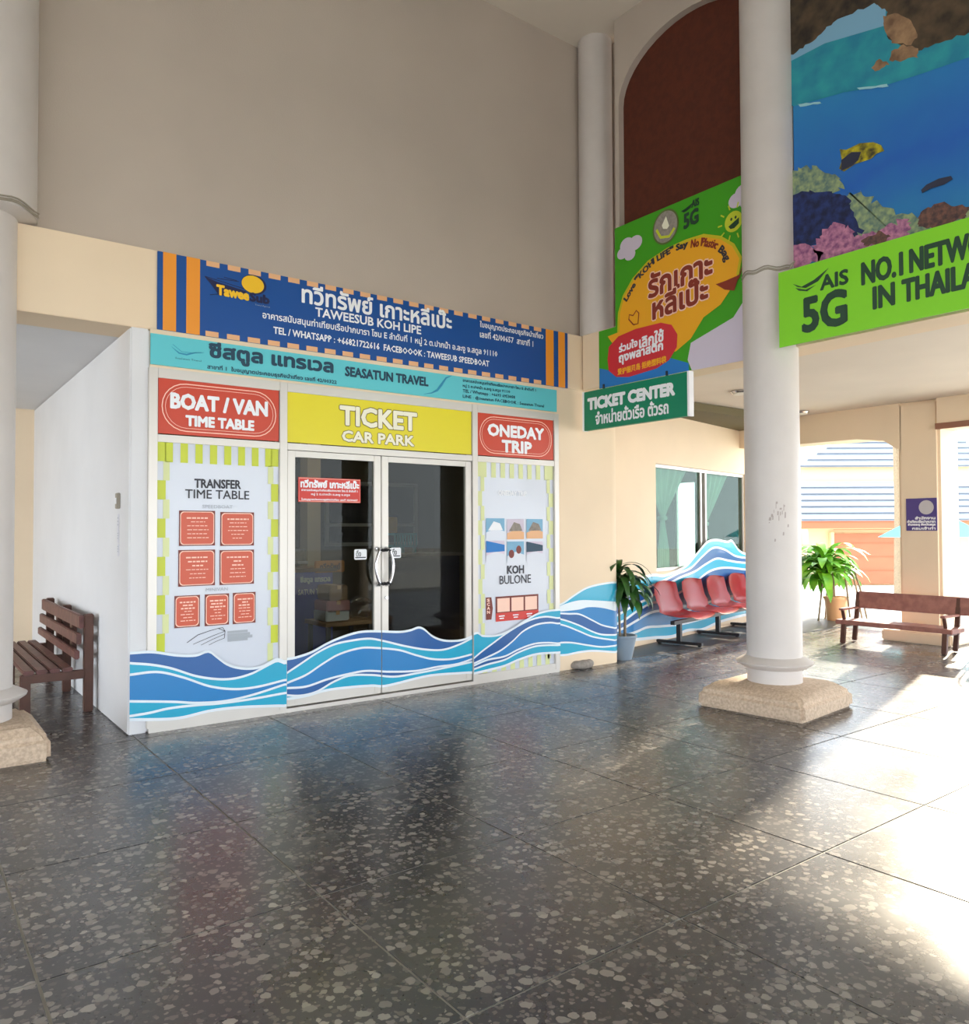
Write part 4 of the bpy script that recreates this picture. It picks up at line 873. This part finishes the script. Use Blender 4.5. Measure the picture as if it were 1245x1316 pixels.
# fire-switch and stickers on the left wall end
t = thing('wall_switch', 'small grey switch box on the white end wall left of the shop', 'switch'); a = on_y(153, 643); p = on_x(153, 643, 1.488)
obj('box_body', bx(1.465, 1.489, p.y - .04, p.y + .04, p.z - .07, p.z + .06, bev=.004), 'switch_grey', t); obj('rocker', bx(1.46, 1.466, p.y - .015, p.y + .015, p.z - .03, p.z + .02), 'white_ink', t)
for i, (u, v, h) in enumerate(((152, 672, .07), (152, 690, .05), (152, 707, .05))):
    p = on_x(u, v, 1.488); o = tag(obj('wall_sticker', bx(1.4865, 1.489, p.y - .03, p.y + .03, p.z - h, p.z + h), 'paper'), ('upper torn paper sticker below the wall switch', 'middle paper sticker below the wall switch', 'lowest faded paper sticker below the wall switch')[i], 'sticker')
    flat('print_mark', o, XP(1.486), [rect(-p.y - .02, -p.y + .015, p.z + h * (.5 - .4 * q), p.z + h * (.5 - .4 * q) + h * .18) for q in range(3)], 'grey_ink', 1)
# slatted bench, left
t = thing('slatted_bench', 'brown slatted wooden bench against the white wall at far left', 'bench'); B0, B1 = 1.12, 3.35
def part_box(n, a, m, par=t, bev=.008): return obj(n, bx(*a, bev=bev), m, par)
part_box('backrest_slat', (1.335, 1.375, B0, B1, .74, .86), 'bench_brown'); part_box('backrest_slat', (1.315, 1.355, B0, B1, .60, .70), 'bench_brown'); part_box('backrest_slat', (1.30, 1.34, B0, B1, .47, .55), 'bench_brown')
for i in range(4): part_box('seat_slat', (.90 + i * .1, .985 + i * .1, B0 - .02, B1, .375, .41), 'bench_brown')
for y in (B0 + .02, (B0 + B1) / 2, B1 - .06):
    part_box('rear_leg', (1.375, 1.45, y - .04, y + .04, 0, .87), 'bench_dark'); part_box('front_leg', (.88, .96, y - .04, y + .04, 0, .33), 'bench_dark'); part_box('seat_bearer', (.88, 1.38, y - .035, y + .035, .30, .375), 'bench_dark')
for y in (B0 + .55, B0 + 1.35): part_box('back_brace', (1.356, 1.40, y - .06, y + .06, .45, .80), 'bench_dark')
# board bench, right
t = thing('board_bench', 'low reddish wooden bench with a single board back in front of the pier', 'bench')
BX = 10.72; y0, y1 = -2.26, -.72
def tilt(a, piv, deg, name, m, bev=.008):
    mt = Matrix.Translation(piv) @ Matrix.Rotation(R(deg), 4, 'Y') @ Matrix.Translation(-Vector(piv)); return obj(name, bx(*a, mtx=mt, bev=bev), m, t)
obj('seat_board', bx(BX - .02, BX + .36, y0, y1, .262, .325, bev=.008), 'bench_red', t)
tilt((BX + .40, BX + .43, y0 - .12, y1 - .1, .47, .71), (BX + .4, 0, .47), 8, 'back_board', 'bench_red')
for y in (y0 + .1, y1 - .1):
    tilt((BX + .0, BX + .06, y - .03, y + .03, .0, .27), (BX, 0, .27), 8, 'front_leg', 'bench_dark'); tilt((BX + .37, BX + .42, y - .03, y + .03, .0, .70), (BX + .4, 0, .4), 12, 'back_post', 'bench_dark')
    obj('seat_bearer', bx(BX, BX + .42, y - .02, y + .02, .225, .27), 'bench_dark', t)
    obj('arm_rest', bx(BX - .05, BX + .4, y - .03, y + .03, .46, .49, bev=.006), 'bench_red', t)
    tilt((BX + .03, BX + .07, y - .02, y + .02, .29, .47), (BX, 0, .3), -18, 'arm_post', 'bench_dark')
# bright palm in a planter with stakes
c = on_z(1082, 798); t = thing('staked_plant', 'bright green broad-leaved plant with cane stakes beyond the passage', 'plant', loc=(c.x, c.y + .1, -.02))
obj('pot', lathe(bmesh.new(), [(.16, 0), (.2, .4), (.22, .4), (.22, .44), (.18, .44), (.17, .38)], n=28), 'peach', t, True)
obj('soil', lathe(bmesh.new(), [(.001, .39), (.18, .385)], n=20), 'soil', t)
random.seed(5)
for i, (dx, dy) in enumerate(((-.25, .12), (-.05, -.22), (.1, .22), (.3, -.2), (.15, -.35))): obj('stake', tube(bmesh.new(), [(dx * 1.3, dy * 1.3, 0), (dx, dy, .6), (dx * .7, dy * .7, 1.0)], .016, 6), 'bark', t)
for i in range(5):
    dx, dy = random.uniform(-.12, .12), random.uniform(-.12, .12); obj('stem', tube(bmesh.new(), [(dx * .6, dy * .6, .35), (dx, dy, .7), (dx * 2.4, dy * 2.4, .95)], .014, 6), 'bark', t)
    for j in range(26):
        bm = bmesh.new(); a_ = j * 2.4 + i; leaf_bm(bm, (dx * 3, dy * 3, .72 + .018 * j), (math.cos(a_), math.sin(a_), random.uniform(.2, 1.0)), random.uniform(.5, .82), .15, random.uniform(1.3, 2.2))
        obj('leaf', bm, 'leaf_bright', t, True)
# round-backed chair at the right edge
t = thing('armchair', 'grey steel tube chair cut by the right edge beyond the bench', 'chair'); cx, cy_ = 11.35, -2.62
bm = bmesh.new(); tube(bm, [(cx, cy_ + .25, 0), (cx, cy_ + .25, .75)] + [(cx, cy_ + .25 * math.cos(R(a)), .75 + .22 * math.sin(R(a))) for a in range(20, 181, 20)] + [(cx, cy_ - .25, 0)], .022, 10); obj('tube_frame', bm, 'chrome', t, True)
obj('backrest', bx(cx - .015, cx + .015, cy_ - .2, cy_ + .2, .48, .82, bev=.01), 'stone_grey', t); obj('seat', bx(cx - .42, cx - .02, cy_ - .22, cy_ + .22, .38, .42, bev=.012), 'stone_grey', t)
for y in (cy_ - .2, cy_ + .2): obj('front_leg', tube(bmesh.new(), [(cx - .4, y, 0), (cx - .38, y, .4)], .018, 8), 'chrome', t)
# ceiling lamps in the passage
for i, (u, v, lb) in enumerate(((951, 504, 'small round ceiling lamp left of the middle column'), (1029, 530, 'small round ceiling lamp right of the middle column'))):
    p = on_z(u, v, 3.40); t = thing('ceiling_lamp', lb, 'lamp', loc=(p.x, p.y, 3.42)); obj('rim', lathe(bmesh.new(), [(.12, 0), (.13, -.02), (.11, -.04)], n=28), 'chrome', t, True); obj('diffuser', lathe(bmesh.new(), [(.10, -.02), (.09, -.05), (.001, -.06)], n=28), 'lamp_white', t, True)

# ================================================================== INSIDE THE SHOP
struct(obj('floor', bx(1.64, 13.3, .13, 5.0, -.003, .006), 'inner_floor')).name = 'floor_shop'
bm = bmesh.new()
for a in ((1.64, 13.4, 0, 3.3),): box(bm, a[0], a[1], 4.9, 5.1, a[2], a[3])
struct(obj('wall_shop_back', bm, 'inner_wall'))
w5 = sroot('window_5'); ya, yb = on_x(894, 660, 13.3).y, min(4.95, on_x(866, 660, 13.3).y)
bm = bmesh.new()
for q in ((1.7, ya, 0, 3.42), (ya, yb, 0, .8), (ya, yb, 2.6, 3.3), (yb, 5.1, 0, 3.3)): box(bm, 13.3, 13.42, q[0], q[1], q[2], q[3])
struct(obj('wall_shop_end', bm, 'inner_wall'))
for y in (ya, yb - .05): obj('window_frame', bx(13.33, 13.39, y, y + .05, .8, 2.6), 'aluminium', w5)
obj('pane', bx(13.355, 13.36, ya + .05, yb - .05, .8, 2.6), 'window_glass', w5)
t = thing('fill_lamp', 'added fill lamp on the shop ceiling, brightening the room behind the glass doors', 'lamp'); obj('housing', bx(3.2, 4.5, 2.2, 2.3, 3.24, 3.3), 'lamp_white', t)  # tube added as fill light for the dim shop interior
m_ = mat('fill_glow', (255, 240, 214)); m_.node_tree.nodes['Principled BSDF'].inputs['Emission Color'].default_value = (1, .9, .72, 1); m_.node_tree.nodes['Principled BSDF'].inputs['Emission Strength'].default_value = 26
obj('tube', bx(3.25, 4.45, 2.22, 2.28, 3.2, 3.24), 'fill_glow', t)
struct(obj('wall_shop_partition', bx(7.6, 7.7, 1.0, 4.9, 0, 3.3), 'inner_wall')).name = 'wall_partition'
t = thing('inner_pillar', 'pale square pillar inside the shop behind the left door', 'pillar'); a, b = on_y(395, 670, 3.6), on_y(412, 670, 3.6); obj('shaft', bx(a.x, b.x, 3.6, 3.85, 0.006, 3.3), 'plaster_cream', t)
w4 = sroot('window_4'); x0, x1, z0, z1 = 5.55, 7.15, 1.42, 2.35; obj('pane', bx(x0, x1, 4.86, 4.89, z0, z1), 'dark_glass', w4)
for a in ((x0 - .06, x0, z0 - .06, z1 + .06), (x1, x1 + .06, z0 - .06, z1 + .06), (6.35, 6.41, z0, z1), (x0, x1, z1, z1 + .06), (x0, x1, z0 - .06, z0), (x0, x1, 1.68, 1.73)): obj('window_frame', bx(a[0], a[1], 4.82, 4.87, a[2], a[3]), 'plaster_white', w4)
def at15(u, v, y=1.5): return on_y(u, v, y)
t = thing('counter', 'dark blue lettered counter inside the shop behind the left door', 'counter'); a, b = at15(340, 730), at15(428, 757)
obj('body', bx(a.x, b.x, 1.5, 2.0, .006, a.z - .06, bev=.01), 'inner_blue', t); obj('worktop', bx(a.x - .03, b.x + .03, 1.46, 2.04, a.z - .06, a.z - .02), 'cardboard', t)
pl = Plane((0, 1.499, 0), (1, 0, 0), (0, -1, 0)); text(t, pl, 'ซีสตูล แทรเวล', pl.px(386, 745)[0], pl.px(424, 745)[0], 1.02, 1.10, 'white_ink', .004, 2, 1); text(t, pl, 'SATUN TRAVEL', pl.px(383, 760)[0], pl.px(428, 760)[0], .9, .96, 'white_ink', .002, 2, 1)
topz = a.z - .02
def ib(name, label, cat, u0, v0, u1, v1, y, d, m, sub=None):
    a, b = on_y(u0, v0, y), on_y(u1, v1, y); t = thing(name, label, cat); obj('body', bx(a.x, b.x, y, y + d, b.z, a.z, bev=.01), m, t)
    return t, a, b
t, a, b = ib('desk_sign', 'orange lettered board standing on the shop counter', 'sign', 405, 721, 443, 735, 1.47, .03, 'orange'); pl = Plane((0, 1.468, 0), (1, 0, 0), (0, -1, 0)); text(t, pl, 'ทวีทรัพย์', a.x + .06, b.x - .06, b.z + .03, a.z - .03, 'dark_ink', .002, 1, 1)
t, a, b = ib('printer', 'grey printer on the counter seen through the left door', 'printer', 377, 706, 394, 722, 1.7, .3, 'stone_grey'); obj('paper_tray', bx(a.x + .02, b.x - .02, 1.62, 1.72, b.z - .02, b.z + .01), 'paper', t)
t, a, b = ib('wall_board', 'yellow board hanging inside the shop behind the right door', 'board', 496, 664, 511, 685, 4.0, .04, 'yellow_ink'); obj('edge_strip', bx(a.x, b.x, 3.98, 4.05, a.z, a.z + .03), 'steel_dark', t)
for i, (u, v, u1, v1, m, lb) in enumerate(((424, 753, 447, 771, 'cardboard', 'brown box topmost of the stack behind the left door'), (420, 773, 450, 785, 'pink_box', 'flat pink box in the middle of the stack behind the left door'), (419, 786, 449, 797, 'paper', 'pale box under the pink box behind the left door'))):
    t, a, b = ib('box', lb, 'box', u, v, u1, v1, .62, .3, m); obj('lid_tape', bx((a.x + b.x) / 2 - .02, (a.x + b.x) / 2 + .02, .617, .93, a.z - .04, a.z + .0005), 'peach', t)
p = on_y(435, 798, .62); q = on_y(412, 798, .62); q2 = on_y(458, 798, .62)
t = thing('low_table', 'low dark table carrying the stack of boxes behind the left door', 'table'); obj('tabletop', bx(q.x, q2.x + .15, .5, 1.0, p.z - .04, p.z), 'cardboard', t)
for x in (q.x + .03, q2.x + .1):
    for y in (.53, .95): obj('leg', bx(x, x + .04, y, y + .04, .006, p.z - .04), 'steel_dark', t)
bm = bmesh.new(); bmesh.ops.create_icosphere(bm, subdivisions=3, radius=1); cc = on_y(461, 788, .75); random.seed(4)
for v in bm.verts: v.co = Vector((cc.x + v.co.x * .13, .75 + v.co.y * .12, cc.z + .05 + v.co.z * .13)) + Vector([random.uniform(-.012, .012) for _ in range(3)])
tag(obj('plastic_bag', bm, 'thin_plastic'), 'clear crumpled plastic bag beside the boxes behind the left door', 'bag')
t = thing('wire_rack', 'turquoise wire basket rack inside the shop behind the right door', 'rack'); a, b = on_y(507, 688, 2.6), on_y(536, 703, 2.6)
obj('top_shelf', bx(a.x, b.x, 2.6, 3.0, a.z, a.z + .03), 'inner_cyan', t); obj('bottom_shelf', bx(a.x, b.x, 2.6, 3.0, b.z, b.z + .03), 'inner_cyan', t)
for i in range(9): x = a.x + (b.x - a.x - .02) * i / 8; obj('wire', bx(x, x + .02, 2.6, 2.62, b.z, a.z), 'inner_cyan', t)
for x in (a.x, b.x - .04):
    for y in (2.62, 2.94): obj('leg', bx(x, x + .04, y, y + .04, .006, b.z), 'inner_cyan', t)
t = thing('blue_counter', 'long dark blue desk inside the shop behind the right door', 'desk'); a, b = on_y(497, 712, 2.2), on_y(575, 735, 2.2); obj('front', bx(a.x, b.x + .2, 2.2, 2.5, .006, a.z - .04), 'navy', t); obj('desktop', bx(a.x - .03, b.x + .23, 2.15, 2.56, a.z - .04, a.z), 'stone_grey', t)

# ================================================================== OUTSIDE
struct(obj('ground', bx(-40, 70, -60, 60, -.35, -.15), 'concrete'))
struct(obj('kerb', bx(13.3, 13.6, -12.2, 7.0, -.15, -.01), 'concrete'))
# garage pavilion with tiered roof
DG = 24.0
def og(u, v, dd=DG):
    d = ray(u, v); return CAM + d * (dd / d.dot(VF))
EX = VR.copy(); e0 = og(1030, 672); e1 = og(1157, 672)
bl_ = thing('pavilion', 'cream pavilion with grey two-tier tiled roof and orange shutter outside', 'building')
U_ = (e1 - e0); U_.z = 0; U_.normalize(); V_ = Vector((-U_.y, U_.x, 0))   # V_ points away
if V_.dot(VF0) < 0: V_ = -V_
O_ = Vector((e0.x, e0.y, 0)); mpx = DG / FPX
def lg(u): return (u - 1030) * mpx
def zg(v): return og(1090, v).z
MB = Matrix(((U_.x, V_.x, 0, O_.x), (U_.y, V_.y, 0, O_.y), (0, 0, 1, 0), (0, 0, 0, 1)))
def gb(n, a0, a1, d0, d1, z0, z1, m, par=None): return obj(n, bx(a0, a1, d0, d1, z0, z1, mtx=MB), m, par or bl_)
gb('wall', lg(1049), lg(1330), .6, 8, -.15, zg(679), 'house_wall')
gb('fascia', lg(1030), lg(1340), 0, .12, zg(679), zg(667), 'fascia'); gb('soffit', lg(1030), lg(1340), .12, .7, zg(680), zg(679), 'house_wall')
sh = gb('shutter', lg(1080), lg(1240), .5, .6, -.1, zg(686), 'garage')
for i in range(1, 5): gb('shutter_rib', lg(1080), lg(1240), .48, .5, -.1 + i * .42, -.08 + i * .42, 'fascia', sh)
gb('shutter_frame', lg(1076), lg(1080), .45, .6, -.15, zg(684), 'house_wall'); 
for p_ in (1032, 1041, 1047): gb('post', lg(p_), lg(p_ + 1.6), 1.2, 1.35, -.15, zg(680), 'purple_sign')
def course(a0, a1, b0, b1, d0, d1, z0, z1, th=.06):   # one sloping roof course, trapezium
    bm = bmesh.new(); P = [(a0, d0, z0), (a1, d0, z0), (b1, d1, z1), (b0, d1, z1)]
    A = [bm.verts.new(MB @ Vector(p)) for p in P]; B = [bm.verts.new(MB @ Vector((p[0], p[1], p[2] - th))) for p in P]
    bm.faces.new(A); bm.faces.new(B[::-1])
    for i in range(4): bm.faces.new((A[i], B[i], B[(i + 1) % 4], A[(i + 1) % 4]))
    bmesh.ops.recalc_face_normals(bm, faces=bm.faces); return bm
rv = [667, 658.5, 650, 642, 634, 625.5, 617.5]
for i in range(6):
    f0, f1 = i / 6, (i + 1) / 6; dd0, dd1 = 2.2 * f0, 2.2 * f1; sc0, sc1 = 1 + dd0 / DG, 1 + dd1 / DG
    z0 = CH + (zg(rv[i]) - CH) * sc0; z1 = CH + (zg(rv[i + 1]) - CH) * sc1
    rc = obj('roof_course', course(lg(1029) + (lg(1066) - lg(1029)) * f0, lg(1345), lg(1029) + (lg(1066) - lg(1029)) * f1, lg(1345), dd0 - .06, dd1, z0, z1 - .03), 'roof_tile', bl_); obj('course_shadow', bx(lg(1029) + (lg(1066) - lg(1029)) * f0, lg(1345), dd0 - .08, dd0 - .062, z0 - .028, z0 - .006, mtx=MB), 'roof_shadow', rc)  # thin dark strip paints the shadow line under each course
s2 = 1 + 2.4 / DG
gb('upper_wall', lg(1064), lg(1340), 2.4, 7, CH + (zg(618) - CH) * s2 - .4, CH + (zg(598) - CH) * s2, 'house_wall')
rv = [598, 590, 582, 575, 568, 558]
for i in range(5):
    f0, f1 = i / 5, (i + 1) / 5; dd0, dd1 = 2.3 + 1.6 * f0, 2.3 + 1.6 * f1
    z0 = CH + (zg(rv[i]) - CH) * (1 + dd0 / DG); z1 = CH + (zg(rv[i + 1]) - CH) * (1 + dd1 / DG)
    rc = obj('roof_course', course(lg(1063) + (lg(1160) - lg(1063)) * f0, lg(1335), lg(1063) + (lg(1160) - lg(1063)) * f1, lg(1335), dd0 - .06, dd1, z0, z1 - .03), 'roof_tile', bl_); obj('course_shadow', bx(lg(1063) + (lg(1160) - lg(1063)) * f0, lg(1335), dd0 - .08, dd0 - .062, z0 - .028, z0 - .006, mtx=MB), 'roof_shadow', rc)  # upper tier: same dark strips painted in as shadow lines
# umbrella
um = thing('garden_umbrella', 'pale cyan garden umbrella behind the pier', 'umbrella'); c = og(1200, 690, 17); rr_ = 1.15
bm = bmesh.new(); ap = bm.verts.new((c.x, c.y, c.z + .62)); ring = [bm.verts.new((c.x + rr_ * math.cos(i * math.pi / 4), c.y + rr_ * math.sin(i * math.pi / 4), c.z)) for i in range(8)]
for i in range(8): bm.faces.new((ap, ring[i], ring[(i + 1) % 8]))
bmesh.ops.solidify(bm, geom=bm.faces[:], thickness=.015); obj('canopy', bm, 'umbrella', um); obj('pole', tube(bmesh.new(), [(c.x, c.y, -.15), (c.x, c.y, c.z + .6)], .03, 10), 'steel_dark', um)
for i in range(8): obj('rib', tube(bmesh.new(), [(c.x, c.y, c.z + .56), (c.x + rr_ * .97 * math.cos(i * math.pi / 4), c.y + rr_ * .97 * math.sin(i * math.pi / 4), c.z - .01)], .01, 5), 'steel_dark', um)
# trees
def tree(label, x, y, h, r, seed, cat='tree', n=900, zc=.66, zr=.34):
    rnd = random.Random(seed); t = thing('tree', label, cat, loc=(x, y, -.15)); obj('trunk', tube(bmesh.new(), [(0, 0, 0), (.1, .05, h * .3), (0, .1, h * .6)], [.22, .17, .1], 8), 'bark', t)
    bm = bmesh.new()
    for i in range(n):
        u = Vector((rnd.gauss(0, 1), rnd.gauss(0, 1), rnd.gauss(0, 1))).normalized() * rnd.uniform(.55, 1) ** .5
        p = Vector((u.x * r, u.y * r, h * zc + u.z * h * zr)); a = Vector((rnd.uniform(-1, 1), rnd.uniform(-1, 1), rnd.uniform(-1, 1))).normalized(); b = a.cross(Vector((rnd.uniform(-1, 1), rnd.uniform(-1, 1), .3))).normalized(); s = rnd.uniform(.16, .34)
        bm.faces.new([bm.verts.new(p + a * s), bm.verts.new(p + b * s * .5), bm.verts.new(p - a * s), bm.verts.new(p - b * s * .5)])
    f = obj('foliage', bm, 'tree', t); f['kind'] = 'stuff'
p = og(1030, 690, 45); tree('hazy green tree left of the pavilion roof', p.x - 1.2, p.y, 5.2, 2.0, 1)
for i, (x, y, h, lb) in enumerate(((34, -27, 8, 'leafy tree out of frame to the right, nearest the road'), (38, -36, 10, 'tall leafy tree out of frame mirrored in the right door'), (30, -22, 7, 'small leafy tree out of frame beside the blue car'))): tree(lb, x, y, h, 2.4, 20 + i)
tree('added unseen tree behind the pier, its crown blocking sun above the passage roof', 20.6, 2.95, 8.2, 1.25, 40, n=1800, zc=.79, zr=.22)  # unseen tree added so its crown stops sun through the left opening
# parked car mirrored in the door
t = thing('car', 'blue parked car out of frame, mirrored in the right door', 'car', loc=(26, -21, -.15), rz=R(60))
bm = bmesh.new(); prof = [(-2.1, .35), (-2.1, .75), (-1.5, .9), (-1.0, 1.4), (.7, 1.42), (1.3, .95), (2.1, .8), (2.15, .35)]
A = [bm.verts.new((x, -.8, z)) for x, z in prof]; B = [bm.verts.new((x, .8, z)) for x, z in prof]; bm.faces.new(A); bm.faces.new(B[::-1])
for i in range(len(A)): bm.faces.new((A[i], B[i], B[(i + 1) % len(A)], A[(i + 1) % len(A)]))
bmesh.ops.recalc_face_normals(bm, faces=bm.faces); bmesh.ops.bevel(bm, geom=bm.edges[:], offset=.06, segments=2, affect='EDGES'); obj('car_body', bm, 'car_blue', t, True)
for x in (-1.3, 1.3):
    for y in (-.78, .78): w = obj('wheel', lathe(bmesh.new(), [(.32, -.1), (.32, .1)], n=20), 'tyre', t); w.matrix_local = Matrix.Translation((x, y, .32)) @ Matrix.Rotation(R(90), 4, 'X')
